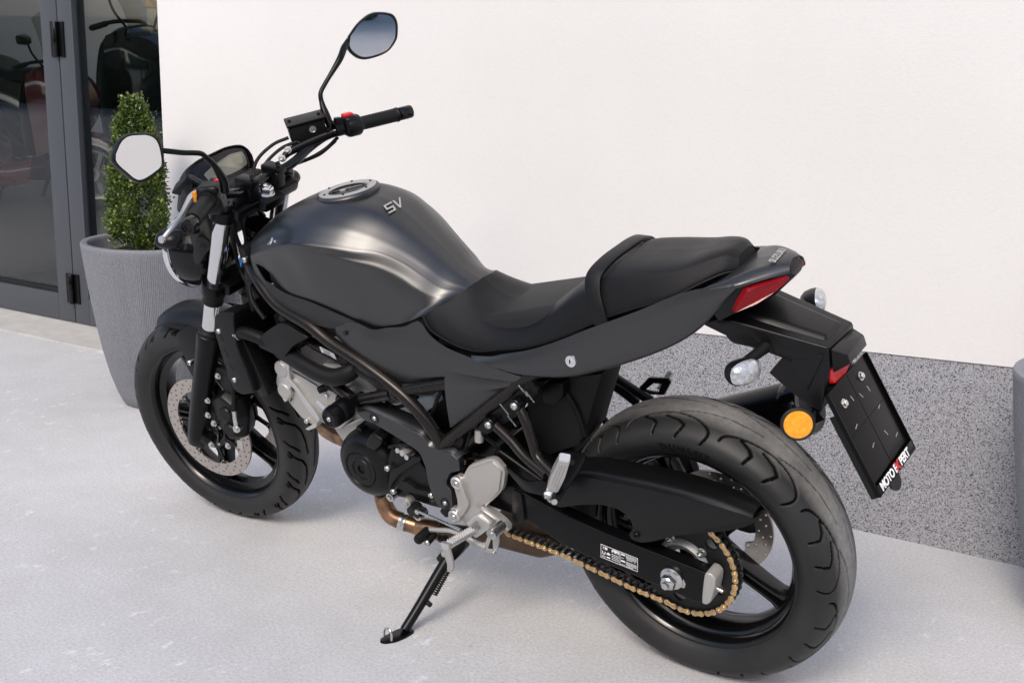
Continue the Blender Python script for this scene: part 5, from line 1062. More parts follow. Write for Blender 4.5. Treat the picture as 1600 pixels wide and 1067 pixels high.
hull('arm_leg', LEG + mir(LEG), 'plastic', fa_, .004, 3)
hull('leg_ridge', [(-.228,.0605,.800),(-.296,.0600,.817),(-.262,.0655,.735),(-.240,.0640,.733),(-.236,.062,.765),(-.262,.05,.77)], 'plastic', fa_, .004, 3)
hull('arm_core', [(-.11,.040,.84),(-.23,.040,.83),(-.24,.040,.765),(-.14,.040,.80),(-.11,-.040,.84),(-.23,-.040,.83),(-.24,-.040,.765),(-.14,-.040,.80)], 'gap', fa_, .006)
hull('arm_lip', [(-.128,.089,.823),(-.190,.070,.829),(-.223,.062,.802),(-.215,.060,.798),(-.190,.063,.820),(-.130,.080,.815),(-.128,.06,.82),(-.19,.05,.822)], 'plastic', fa_, .002)
hull('arm_flank', [(-.129,.0855,.8615),(-.167,.066,.840),(-.195,.068,.831),(-.190,.066,.80),(-.127,.090,.823),(-.10,.090,.858),(-.129,.06,.85),(-.19,.05,.80),(-.12,.06,.825)], 'plastic', fa_, .003)
for s in (1, -1):
    hull('arm_socket', [(-.168,.040*s,.830),(-.205,.040*s,.826),(-.210,.040*s,.800),(-.172,.040*s,.798),(-.176,.074*s,.822),(-.198,.074*s,.819),(-.202,.074*s,.804),(-.178,.074*s,.803)], 'plastic', fa_, .004)
hull('plate_lamp_housing', [(-.303,.0575,.8225),(-.298,-.0575,.812),(-.303,-.0575,.806),(-.330,.050,.813),(-.322,-.048,.806),(-.327,-.050,.786),(-.334,.048,.795),(-.305,.055,.775),(-.305,-.055,.765)], 'plastic', fa_, .004, 3)
PN = Vector((-.89, 0, .455)).normalized(); 
pl_c = [(-.309,-.092,.747),(-.399,-.092,.568),(-.393,.092,.566),(-.303,.092,.735)]
PX = Vector((0,-1,0)); PY = Vector((.45,0,.893)); PO = Vector((-.3515,0,.6555))
PM = frame_m(PO, PX, PY)                                  # local x to the far side, y up the plate, z out of it
def pbox(name, x, y, sx, sy, z, sz, mat, par, bevel=.001):
    b = bmesh.new(); box_bm(b, (x, y, z), (sx, sy, sz), None, bevel); b.transform(PM); return from_bm(name, b, mat, par)
ph_ = pbox('plate_holder', 0, 0, .184, .206, 0, .004, 'plateblack', bike)
for nm, x, y, sx, sy in (('holder_rim', -.0905, 0, .003, .206), ('holder_rim', .0905, 0, .003, .206), ('holder_rim', 0, -.1015, .184, .003)): pbox(nm, x, y, sx, sy, .004, .006, 'plateblack', ph_)
pbox('holder_rib', 0, .012, .176, .0016, .0022, .0008, 'plateblack', ph_, .0003); pbox('holder_rib', 0, 0, .0016, .2, .0022, .0008, 'plateblack', ph_, .0003)
for x, y, a in ((-.02,.062,.3), (.012,.052,.5), (.045,.050,.2), (-.028,-.030,1.9), (.05,.010,1.9), (-.05,.02,1.9), (.03,-.035,.4), (.06,-.055,1.8)):
    b = bmesh.new(); box_bm(b, (x, y, .0022), (.0016, .012, .0008), Matrix.Rotation(a, 3, 'Z')); b.transform(PM); from_bm('holder_slot', b, 'castgrey', ph_)
text('holder_letters', 'MOTO E', 0.0215, 'white', ph_, PM @ Matrix.Translation((-.0385, -.0925, .0075)), 0.0003, bold=.0007, space=.92)
text('holder_letters', 'X', 0.0230, 'redprint', ph_, PM @ Matrix.Translation((.0045, -.0925, .0077)), 0.0003, bold=.0012)
text('holder_letters', 'PERT', 0.0215, 'white', ph_, PM @ Matrix.Translation((.0400, -.0925, .0075)), 0.0003, bold=.0007, space=.92)
pbox('letter_strip', 0, -.0925, .176, .019, .0055, .003, 'plateblack', ph_)
lathe('holder_tab', [(0,.004),(.022,.004),(.022,0),(0,0)], PM @ Vector((-.012, -.108, -.004)), PN, 'plastic', ph_, 28)
for x, y in ((.040,.078),(-.052,.068)):
    p = PM @ Vector((x, y, .003)); bolt(p, PN, .0068, ph_, 'steel', 'hex')
hull('holder_stay', [PM @ Vector(q) for q in ((-.06,.10,-.004),(.06,.10,-.004),(-.06,.02,-.004),(.06,.02,-.004),(-.05,.11,-.03),(.05,.11,-.03))], 'plastic', ph_, .003)
pbox('holder_side', -.0915, -.02, .004, .166, -.006, .012, 'plastic', ph_)
# red reflector above the plate, amber reflector at the side
rr_ = [(-.3005,.052,.7800),(-.3025,.030,.7815),(-.305,.0,.776),(-.307,-.028,.761),(-.3055,0.0,.745),(-.3035,.046,.747)]
plate('red_reflector', rr_, .006, 'redref', fa_, .0015, vec=(.012,0,-.004))
am = lathe('side_reflector', [(0,.0036),(.022,.0034),(.0255,.0028)], (-.262,.112,.694), (-.50,.84,.20), 'amber', bike, 40)
lathe('reflector_rim', [(.0255,.0034),(.0275,.0042),(.0300,.0030),(.0302,-.004),(0,-.0045)], (-.262,.112,.694), (-.50,.84,.20), 'gap', am, 40)
hull('reflector_stay', [(-.268,.104,.688),(-.274,.104,.702),(-.283,.080,.712),(-.296,.074,.690),(-.284,.08,.682),(-.290,.100,.694),(-.27,.10,.69)], 'satin', am, .002)
# turn signals
def signal(s, o, ax, stalk, name='turn_signal'):
    o, ax = V(o), V(ax).normalized(); up = (Vector((0,0,1)) - ax*ax.z).normalized(); sd_ = ax.cross(up)
    def ring(k, w_, h_, off, n=28):
        out = []
        for i in range(n):
            a = 2*PI*i/n; c_, s_ = math.cos(a), math.sin(a); x = math.copysign(abs(c_) ** .8, c_)*w_; y = math.copysign(abs(s_) ** .8, s_)*h_ - .25*h_*(c_*s*1.0)*0; out.append(o + ax*k + sd_*(x + off) + up*y)
        return out
    bm = bmesh.new(); rows = [ring(.0, .0330, .0225, 0), ring(-.010, .0325, .0222, 0), ring(-.022, .028, .0195, 0), ring(-.030, .018, .013, 0), ring(-.033, .004, .003, 0)]
    grid_bm(bm, [r + [r[0]] for r in rows]); bmesh.ops.remove_doubles(bm, verts=bm.verts[:], dist=1e-5); sig = from_bm(name, bm, 'plastic', bike, 50)
    bm = bmesh.new(); rows = [ring(.0005, .0318, .0215, 0), ring(.006, .0305, .0205, 0), ring(.012, .025, .0165, 0), ring(.0155, .014, .009, 0), ring(.0165, .001, .001, 0)]
    grid_bm(bm, [r + [r[0]] for r in rows]); bmesh.ops.remove_doubles(bm, verts=bm.verts[:], dist=1e-4); from_bm('signal_lens', bm, 'lens', sig, 60)
    tube('signal_stalk', stalk, [.011,.0095,.010,.013], 'rubber', sig, n=16); return sig
signal(1, (-.186,.155,.803), (-.86,.42,.12), [(-.168,.150,.803),(-.176,.115,.808),(-.184,.085,.812),(-.188,.060,.815)])
signal(-1, (-.186,-.165,.804), (-.90,-.30,.18), [(-.168,-.158,.803),(-.172,-.115,.810),(-.182,-.085,.814),(-.188,-.060,.816)])

# ---------------- front end (modelled straight ahead, then turned with the bars)
def FP(y, z, off=0.0): return Vector((1.445 - math.tan(R(25))*(z - .3) + off, y, z))
fork = st(tube('front_fork', [FP(.105,.972), FP(.105,.60)], .0205, 'forktube', bike, n=32))
tube('fork_tube', [FP(-.105,.972), FP(-.105,.60)], .0205, 'forktube', fork, n=32)
for s in (1, -1):
    ax_ = AXD.copy(); y = .105*s; b0 = FP(y, .288)
    L = lambda z: (z - .288)/math.cos(R(25))
    sl = lathe('fork_slider', [(0,-.012),(.020,-.010),(.026,.0),(.0265,.03),(.0285,.10),(.0290,.28),(.0305,.345),(.0310,.362),(.0300,.372),(.0240,.376),(.0208,.377)], b0, ax_, 'satin', fork, 40)
    lathe('dust_seal', [(.0208,.372),(.0275,.374),(.0280,.384),(.0240,.388),(.0215,.392),(.0208,.392)], b0, ax_, 'rubber', fork, 40)
    p0 = FP(y, .727); lathe('fork_band', [(.0208,-.013),(.0255,-.012),(.0262,-.006),(.0250,-.002),(.0250,.002),(.0262,.006),(.0255,.013),(.0208,.014)], p0, ax_, 'rubber', fork, 40)
    b = bmesh.new(); box_bm(b, FP(y, .302, -.030), (.060,.030,.030), Matrix.Rotation(R(-20), 3, 'Y'), .008); from_bm('axle_clamp', b, 'satin', fork)
    lathe('fork_top', [(.0205,-.002),(.0235,-.002),(.0235,.012),(.021,.016),(.012,.016),(.011,.020),(0,.020)], FP(y,.970), ax_, 'gloss', fork, 32)
lathe('axle', [(0,.112),(.0105,.112),(.0115,.110),(.0115,-.112)], FW, (0,1,0), 'steel', fork, 24)
# lower and upper clamps
for z, h, x in ((.757,.030,'lower_clamp'), (.955,.028,'top_clamp')):
    b = bmesh.new(); c = AXP + AXD*(z/math.cos(R(25)))
    rotm = Matrix.Rotation(R(-25), 3, 'Y')
    box_bm(b, (c.x + .014, 0, z + .004), (.060,.215,h), rotm, .008)
    for s in (1, -1): lathe_bm(b, [(.021,-h/2),(.0315,-h/2),(.0325,-h/2+.003),(.0325,h/2-.003),(.0315,h/2),(.021,h/2)], FP(.105*s, z), AXD, 36)
    box_bm(b, (c.x - .002, 0, z), (.068,.075,h), rotm, .010)
    o = from_bm(x, b, 'satin', fork)
cn = AXP + AXD*(.966/math.cos(R(25)))
lathe('stem_nut', [(.0,.020),(.010,.020),(.0105,.016),(.0155,.016),(.0175,.013),(.0175,.0)], cn + AXD*.004, AXD, 'chrome', fork, 6)
lathe('stem_washer', [(.0,.004),(.021,.004),(.0225,.002),(.0225,-.004)], cn + AXD*.002, AXD, 'steel', fork, 28)
# handlebar
def symbar(): 
    Lh = [(.952,.366,1.048),(.985,.300,1.052),(1.02,.235,1.050),(1.055,.205,1.043),(1.078,.180,1.030),(1.086,.150,1.020),(1.090,.115,1.008),(1.098,.085,1.000),(1.106,.055,.998),(1.107,.03,.998)]
    return Lh + [(x, -y, z) for x, y, z in Lh[::-1]]
bar = st(tube('handlebar', symbar(), .0112, 'gloss', bike, n=18, res=110))
for s in (1, -1):
    c = Vector((1.108, .045*s, .988))
    b = bmesh.new(); box_bm(b, c, (.046,.034,.044), Matrix.Rotation(R(-12), 3, 'Y'), .006); r_ = from_bm('bar_riser', b, 'satin', bar)
    b = bmesh.new(); box_bm(b, (1.101,.045*s,1.012), (.052,.034,.016), Matrix.Rotation(R(-12), 3, 'Y'), .005); rc = from_bm('riser_cap', b, 'satin', r_)
    for dx in (-.017, .017): bolt((1.101 + dx, .045*s, 1.0205 - dx*.2), (.2,0,1), .0055, bar, 'gloss')
    g0, g1 = Vector((1.004,.262*s,1.0525)), Vector((.956,.358*s,1.048)); d = (g1 - g0).normalized(); L = (g1 - g0).length
    prof = [(.012,-.004),(.0185,-.003),(.0195,.002),(.0175,.006),(.0163,.010)]
    for i in range(20): prof += [(.0163 + (.0006 if i % 2 else 0), .012 + i*(L-.022)/20)]
    prof += [(.0165,L-.008),(.0178,L-.006),(.0178,L-.001),(.012,L)]
    gr = lathe('grip', prof, g0, d, 'rubber', bar, 32)
    lathe('bar_end', [(.011,0),(.0155,.001),(.0163,.004),(.0163,.031),(.0148,.0345),(.0105,.0345),(.0095,.031),(.006,.031),(.005,.028),(0,.028)], g1 + d*.002, d, 'gloss', gr, 36)
    # switch housing
    c = g0 - d*.022; u = (Vector((0,0,1)) - d*d.z).normalized(); v = d.cross(u); rm = Matrix((d, v, u)).transposed()
    b = bmesh.new(); box_bm(b, c + u*.002 - (d*.006 + u*.006 if s > 0 else d*0), (.036,.042,.050) if s < 0 else (.050,.050,.064), rm, .012, 4); lathe_bm(b, [(0,-.018),(.024,-.017),(.0262,-.012),(.0262,.012),(.024,.017),(0,.018)], c + d*.006, d, 36)
    swh = from_bm('switch_housing', b, 'plastic', bar)
    for q in (u*.020 - v*.021, -u*.016 - v*.021): bolt(c + q - d*.010, -v, .0030, swh, 'steel')
    if s < 0:
        b = bmesh.new(); box_bm(b, c + u*.0285 - d*.004, (.026,.020,.009), rm, .004, 3); from_bm('kill_switch', b, 'redplastic', swh)
    else:
        b = bmesh.new(); box_bm(b, c + u*.024 - v*.014 - d*.022, (.014,.012,.012), rm, .003, 2); from_bm('hazard_button', b, 'redplastic', swh)
        b = bmesh.new(); box_bm(b, c + v*.026 + u*.010 + d*.016, (.012,.010,.022), rm, .002, 2); from_bm('pass_button', b, 'orange', swh)
        bolt(c - u*.01 - v*.022 + d*.004, -v, .005, swh, 'steel', 'dome')
    # lever perch
    pc = g0 - d*.055; b = bmesh.new(); lathe_bm(b, [(.0125,-.011),(.0175,-.010),(.0175,.010),(.0125,.011)], pc, d, 28); box_bm(b, pc + Vector((.022,0,-.004)), (.036,.024,.020), rm, .005); box_bm(b, pc + Vector((-.004,0,.018)), (.016,.018,.022), rm, .004)
    pr_ = from_bm('lever_perch', b, 'satin', bar)
    for q in (u*.014 - v*.012, -u*.014 - v*.012): bolt(pc + q - v*.004, -v, .0045, pr_, 'steel', 'socket')
    lv = [pc + Vector((.040,0,-.004)), pc + Vector((.050,.02*s,-.006)), g0 + d*.01 + Vector((.062,0,-.010)), g0 + d*.05 + Vector((.062,0,-.016 + (.006 if s < 0 else 0))), g0 + d*.095 + Vector((.074,0,-.026 + (.012 if s < 0 else 0))), g0 + d*.128 + Vector((.094,0,-.040 + (.019 if s < 0 else 0)))]
    bm = bmesh.new(); tube_bm(bm, lv, [.008,.0075,.0065,.0060,.0055,.0050], 12)
    for vv in bm.verts: pass
    lathe_bm(bm, [(0,-.0085),(.006,-.0065),(.0085,0),(.006,.0065),(0,.0085)], lv[-1], d, 16)
    from_bm('clutch_lever' if s > 0 else 'brake_lever', bm, 'alu', bar)
# brake fluid reservoir
_rx = Vector((-.675,-.738,.05)).normalized(); _rz = Vector((-.10,.08,1)); _rz = (_rz - _rx*_rz.dot(_rx)).normalized(); RM = Matrix((_rx, _rz.cross(_rx), _rz)).transposed()
RO = Vector((1.094,-.176,1.066))
b = bmesh.new(); box_bm(b, RO, (.088,.046,.040), RM, .005, 3); rv = st(from_bm('brake_reservoir', b, 'plastic', bike))
b = bmesh.new(); box_bm(b, RO + _rz*.0245, (.094,.052,.008), RM, .003, 3); from_bm('reservoir_lid', b, 'satin', rv)
for a_ in (-.036, .036): bolt(RO + _rx*a_ + _rz*.029, _rz, .004, rv, 'satin')
tube('master_cylinder', [(1.045,-.212,1.046),(1.075,-.175,1.038),(1.110,-.122,1.026),(1.120,-.096,1.014)], [.012,.012,.0105,.007], 'satin', rv, n=16)
b = bmesh.new(); nrm = Vector((-.80,.60,-.1)); lathe_bm(b, [(0,.002),(.007,.002),(.0075,.003),(.0085,.003),(.009,-.004)], RO - _rz.cross(_rx)*(-.0225 if (_rz.cross(_rx)).y > 0 else .0225) + _rx*.012 + _rz*.004, _rz.cross(_rx)*(1 if (_rz.cross(_rx)).y > 0 else -1), 24); from_bm('sight_glass', b, 'steel', rv)
# hoses and cables from the bars
for i, pts in enumerate(([(1.120,-.135,1.055),(1.150,-.11,1.045),(1.172,-.07,1.02),(1.175,-.045,.985),(1.165,-.03,.94)], [(1.098,-.140,1.045),(1.130,-.115,1.035),(1.150,-.075,1.012),(1.155,-.05,.985)], [(1.045,-.225,1.030),(1.065,-.20,1.010),(1.09,-.16,.996),(1.12,-.10,.990),(1.14,-.05,.975)], [(1.05,-.22,1.022),(1.075,-.185,1.000),(1.10,-.15,.992)])):
    st(tube('control_cable', pts, (.0042,.0042,.0045,.004)[i], 'rubber', bike, n=10))
for p in ((1.112,-.118,1.030),(1.118,-.098,1.016)):
    o = lathe('banjo_bolt', [(0,.012),(.004,.014),(.0058,.013),(.0062,.008),(.009,.008),(.009,-.004)], p, (-.3,.5,.2), 'castgrey', bike, 12); st(o)
for pts in ([(1.165,.050,.93),(1.167,.058,.878),(1.153,.062,.837),(1.124,.082,.80),(1.10,.11,.74),(1.06,.12,.70)], [(1.185,.04,.93),(1.19,.05,.85),(1.175,.06,.78),(1.13,.07,.72)], [(1.17,.03,.92),(1.150,.045,.86),(1.135,.075,.815),(1.118,.098,.77),(1.105,.11,.71)], [(1.20,-.02,.90),(1.20,0,.80),(1.17,.03,.72)]):
    tube('wiring_loom', pts, .0052, 'rubber', bike, n=10)
lathe('blue_clip', [(.005,-.012),(.0085,-.010),(.0085,.010),(.005,.012)], (1.139,.078,.818), (.3,-.3,.6), 'blue', bike, 14)
lathe('cable_band', [(.005,-.005),(.009,-.004),(.009,.004),(.005,.005)], (1.147,.071,.826), (.3,-.3,.6), 'white', bike, 14)
bolt((1.085,.118,.845), (0,1,.1), .0078, frame, 'steel', 'dome')
# mirrors
ML = [(.9985,.4655,1.2250),(.9958,.4464,1.2427),(.9933,.4277,1.2488),(.9899,.4058,1.2447),(.9865,.3857,1.2377),(.9838,.3722,1.2245),(.9825,.3702,1.204),(.9821,.377,1.1762),(.9839,.3922,1.1674),(.9901,.435,1.1622),(.9946,.4566,1.1876),(.9980,.4690,1.2110)]
MR = [(1.0784,-.3799,1.2349),(1.0635,-.4029,1.2585),(1.0462,-.4258,1.2727),(1.0308,-.443,1.2731),(1.0106,-.4629,1.2633),(1.003,-.4669,1.2469),(1.002,-.4623,1.2255),(1.0047,-.4543,1.2066),(1.0198,-.4319,1.1855),(1.0506,-.3961,1.1794),(1.0671,-.3801,1.1884),(1.0797,-.372,1.2103)]
def mirror(pts, n_, stem, r_):
    n_ = V(n_).normalized(); c = sum((V(p) for p in pts), Vector())/len(pts); pts = [tuple(V(p) - n_*((V(p) - c).dot(n_))) for p in pts]; q = [V(p) for p in catmull(list(pts) + [pts[0]], 61)[:-1]]
    def ring(scale, off): return [c + (p - c)*scale + n_*off for p in q]
    rows = [ring(.985,.0008), ring(1.02,.0042), ring(1.085,.0036), ring(1.12,-.002), ring(1.07,-.012), ring(.88,-.022), ring(.5,-.029), ring(.02,-.031)]
    bm = bmesh.new(); grid_bm(bm, [r + [r[0]] for r in rows]); bmesh.ops.remove_doubles(bm, verts=bm.verts[:], dist=1e-5)
    mm = st(from_bm('mirror', bm, 'plastic', bike, 50))
    bm = bmesh.new(); plate_bm(bm, ring(.992,.0016), -n_*.002, 0, 1); from_bm('mirror_glass', bm, 'mirror', mm, 30)
    tube('mirror_stem', stem, r_, 'satin', mm, n=14, res=60)
    return mm
ml_ = mirror(ML, (-1,.15,.11), [(1.004,.379,1.203),(.990,.364,1.199),(.978,.350,1.193),(.966,.33,1.184),(.958,.300,1.1735),(.957,.289,1.168),(.957,.282,1.161),(.960,.262,1.136),(.962,.250,1.112),(.966,.240,1.090),(.978,.232,1.066)], [.0070,.0058,.0056,.0056,.0056,.0056,.0060,.0085,.0095,.0100])
mr_ = mirror(MR, (-1,.9,.18), [(1.086,-.378,1.226),(1.080,-.350,1.214),(1.071,-.315,1.195),(1.085,-.262,1.150),(1.088,-.243,1.132),(1.084,-.236,1.112),(1.072,-.228,1.085),(1.058,-.222,1.055)], [.006,.0085,.0080,.0055,.0055,.0060,.0098,.0100])
# instrument and fly screen
MN = V((-.80,.05,.60)).normalized()
MO = [(1.2242,.1202,1.0322),(1.2324,.0931,1.0455),(1.2331,.0758,1.0478),(1.2349,.0425,1.0529),(1.2323,-.0015,1.0532),(1.2311,-.0338,1.0542),(1.2264,-.0612,1.0503),(1.2201,-.0764,1.0431),(1.2136,-.0788,1.0347),(1.2022,-.0709,1.0188),(1.1911,-.0584,1.0029),(1.1883,-.0314,.997),(1.1939,.0288,.9994),(1.2007,.0805,1.0042),(1.2150,.1000,1.020)]
LO = [(1.2171,.0673,1.0271),(1.2204,.0313,1.0345),(1.2223,-.03,1.0422),(1.2167,-.066,1.0378),(1.2087,-.066,1.0271),(1.1968,-.0559,1.0104),(1.1954,-.0326,1.0066),(1.1971,.0043,1.0058),(1.2004,.038,1.0074),(1.2035,.0667,1.0091)]
mc = sum((V(p) for p in MO), Vector())/len(MO)
mt = st(plate('instrument_panel', MO, 0, 'plastic', bike, .004, vec=(.055, 0, -.035), round_k=.2))
plate('display_bezel', [mc + (V(p) - mc)*.95 + MN*.003 for p in MO], 0, 'gloss', mt, .001, vec=-MN*.004, round_k=.2)
plate('display', [V(p) + MN*.0042 for p in LO], 0, 'lcd', mt, .0005, vec=-MN*.003, round_k=.2)
lcdc = sum((V(p) for p in LO), Vector())/len(LO)
plate('display_segment', [lcdc + (V(p) - lcdc)*.82 + MN*.0046 for p in LO[1:7]], 0, 'lcd2', mt, .0001, vec=-MN*.0015, round_k=.1)
st(hull('instrument_stay', [(1.150,.075,.972),(1.150,-.075,.972),(1.225,.075,.985),(1.225,-.075,.985),(1.165,.07,1.000),(1.165,-.07,1.000),(1.20,.07,1.004),(1.20,-.06,1.000)], 'gap', bike, .006))
cw = st(panel('fly_screen', [[(1.220,.103,1.018),(1.232,.104,1.033),(1.241,.092,1.046),(1.245,.05,1.055),(1.244,0,1.0565)], [(1.222,.106,.998),(1.244,.110,1.006),(1.266,.100,1.020),(1.283,.056,1.032),(1.288,0,1.036)], [(1.222,.104,.972),(1.246,.107,.978),(1.280,.098,.984),(1.310,.058,.992),(1.320,0,.994)], [(1.262,.108,.938),(1.278,.108,.942),(1.300,.098,.946),(1.332,.058,.950),(1.344,0,.950)]], 'plastic', bike, 24, 18, th=.003))
plate('screen_strip', [(1.218,.114,1.040),(1.208,.114,1.046),(1.180,.092,1.014),(1.190,.092,1.006)], .004, 'panel', cw, .001)
plate('screen_strip', [(1.206,.108,1.008),(1.213,.110,1.012),(1.232,.110,.975),(1.222,.108,.972)], .004, 'panel', cw, .001)
# headlamp
hx = Vector((1.352,0,.800)); hd = Vector((1,0,-.12)).normalized()
hl = st(lathe('headlamp', [(0,-.075),(.030,-.073),(.058,-.060),(.078,-.035),(.088,-.005),(.090,.030),(.089,.036)], hx, hd, 'gloss', bike, 56))
lathe('headlamp_rim', [(.0895,.030),(.094,.032),(.0955,.042),(.093,.050),(.087,.052)], hx, hd, 'chrome', hl, 56)
lathe('headlamp_glass', [(.087,.049),(.060,.062),(.03,.067),(0,.068)], hx, hd, 'lens', hl, 40)
plate('lamp_bracket', [(1.262,.098,.880),(1.235,.098,.884),(1.212,.098,.862),(1.240,.098,.842),(1.275,.098,.805),(1.290,.098,.812),(1.286,.098,.835)], .006, 'plastic', hl, .0015, both=True)
lathe('bracket_hole', [(.007,.001),(.005,-.002),(0,-.002)], (1.243,.0985,.858), (0,1,0), 'gap', hl, 16)
hull('lamp_stay', [(1.27,.095,.90),(1.30,.085,.88),(1.30,.08,.82),(1.22,.09,.86),(1.27,-.095,.90),(1.30,-.085,.88),(1.30,-.08,.82),(1.22,-.09,.86),(1.25,.06,.95),(1.25,-.06,.95),(1.33,.05,.92),(1.33,-.05,.92)], 'gap', hl, .008)
# front turn signals
for s in (1, -1):
    o = V((1.222,.205*s,.922)); bm = bmesh.new(); rows = []
    for k, w_ in ((-.034,.003),(-.030,.013),(-.020,.020),(-.004,.0235),(.012,.0245),(.018,.0240)):
        rows.append([o + Vector((k, 0, 0)) + Vector((0, math.cos(2*PI*i/24)*w_*1.25, math.sin(2*PI*i/24)*w_*.95)) for i in range(25)])
    grid_bm(bm, rows); bmesh.ops.remove_doubles(bm, verts=bm.verts[:], dist=1e-5); sg = st(from_bm('turn_signal', bm, 'plastic', bike, 60))
    bm = bmesh.new(); rows = [[o + Vector((k,0,0)) + Vector((0, math.cos(2*PI*i/24)*w_*1.25, math.sin(2*PI*i/24)*w_*.95)) for i in range(25)] for k, w_ in ((.018,.0236),(.026,.019),(.031,.010),(.032,.001))]
    grid_bm(bm, rows); bmesh.ops.remove_doubles(bm, verts=bm.verts[:], dist=1e-4); from_bm('signal_lens', bm, 'lens', sg, 60)
    tube('signal_stalk', [o + Vector((0,-.02*s,0)), (1.235,.15*s,.915), (1.245,.105*s,.905)], [.012,.009,.011], 'rubber', sg, n=14)
    bolt(o + Vector((-.022,.004*s,-.018)), (-.6,.2*s,-.75), .003, sg, 'gap')
# front mudguard
def mud():
    rows = []
    for a0, wf in ((0,1),):
        pass
    angs = [134, 126, 118, 110, 102, 94, 87, 80, 74, 70]
    prof = lambda k: [(0, .338), (.028, .336), (.050, .328), (.066, .313), (.0715, .298)]
    rows = []
    for j in range(5):
        r_ = []
        for a in angs:
            yy, rr = prof(0)[j]; t = max(0, (84 - a)/14); rr2 = rr + (.320 - rr)*(.75*t if j == 4 else .0) - .012*t*t; yy2 = yy*(1 - .12*t)
            if a > 100: yy2 *= 1 + .04*min(1, (a - 100)/18)
            pass
            r_.append((FW[0] + rr2*math.cos(R(a)), yy2, FW[2] + rr2*math.sin(R(a))))
        rows.append(r_)
    m_ = st(panel('front_mudguard', rows, 'plastic', bike, 44, 20, th=.003, angle=50))
    for s in (1, -1):
        plate('guard_bracket', [(1.440,.079*s,.596),(1.452,.079*s,.565),(1.440,.082*s,.520),(1.428,.084*s,.480),(1.412,.084*s,.455),(1.385,.084*s,.47),(1.368,.083*s,.515),(1.350,.079*s,.575),(1.350,.075*s,.612),(1.40,.073*s,.615)], .004*s, 'plastic', m_, .001, both=False)
    bolt((1.420,.087,.512), (0,1,0), .0080, m_, 'steel', 'dome')
mud()
# calipers, brake line
for s in (1, -1):
    cp = hull('brake_caliper', [(1.342,.085*s,.440),(1.300,.085*s,.462),(1.262,.085*s,.440),(1.250,.085*s,.385),(1.275,.085*s,.320),(1.318,.085*s,.300),(1.350,.085*s,.34),(1.342,.115*s,.430),(1.305,.118*s,.448),(1.272,.118*s,.428),(1.264,.118*s,.385),(1.285,.115*s,.332),(1.318,.112*s,.318),(1.345,.112*s,.36),(1.33,.045*s,.43),(1.27,.045*s,.43),(1.28,.045*s,.33),(1.33,.045*s,.33)], 'engine', bike, .006, 3); st(cp)
    for p in ((1.296,.400),(1.297,.352)): lathe('piston_cover', [(0,.008),(.017,.008),(.0195,.005),(.020,-.006)], (p[0],.116*s,p[1]), (0,s,0), 'engine', cp, 24)
    plate('caliper_bracket', [(1.385,.104*s,.50),(1.36,.104*s,.51),(1.335,.104*s,.44),(1.345,.104*s,.36),(1.375,.104*s,.34),(1.395,.104*s,.36),(1.375,.104*s,.42)], .016*s, 'satin', cp, .003)
    plate('pad_opening', [(1.285,.1155*s,.325),(1.268,.1155*s,.318),(1.272,.1155*s,.295),(1.292,.1155*s,.298)], .003*s, 'castgrey', cp, .0005) if s > 0 else None
    for p in ((1.352,.430),(1.366,.384),(1.352,.362),(1.322,.30),(1.385,.292)): bolt((p[0], .118*s, p[1]), (0,s,0), .0072, cp, 'steel', 'hex')
    bolt((1.299,.110*s,.505), (0,s,0), .007, cp, 'steel', 'hex')
    bolt((1.448,.122*s,.297), (0,s,0), .0085, fork, 'steel', 'socket')
hull('line_bracket', [(1.33,.10,.53),(1.27,.10,.51),(1.25,.10,.46),(1.30,.10,.45),(1.33,.08,.53),(1.27,.08,.51),(1.25,.08,.46),(1.30,.08,.45)], 'gap', cp if False else fork, .004)
bl = st(tube('brake_line', [(1.17,.06,.72),(1.21,.09,.64),(1.245,.105,.56),(1.262,.108,.46),(1.270,.113,.41)], .0055, 'rubber', bike, n=12))
tube('line_fitting', [(1.270,.1135,.412),(1.273,.1155,.372)], .0065, 'steel', bl, n=14)
lathe('banjo_bolt', [(0,.011),(.006,.011),(.0065,.006),(.0105,.006),(.0105,-.010)], (1.274,.114,.360), (-.3,1,.1), 'steel', bl, 18)
# frame parts between fork and tank, horn etc.
hull('horn', [(1.20,.06,.66),(1.14,.08,.66),(1.14,.08,.72),(1.20,.06,.72),(1.20,-.02,.66),(1.14,-.02,.66),(1.14,-.02,.72),(1.20,-.02,.72)], 'gap', bike, .008)
hull('headstock_cover', [(1.14,.085,.86),(1.09,.112,.87),(1.075,.112,.80),(1.11,.10,.76),(1.15,.07,.78),(1.14,-.085,.86),(1.09,-.112,.87),(1.075,-.112,.80),(1.11,-.10,.76),(1.15,-.07,.78)], 'gap', bike, .008)
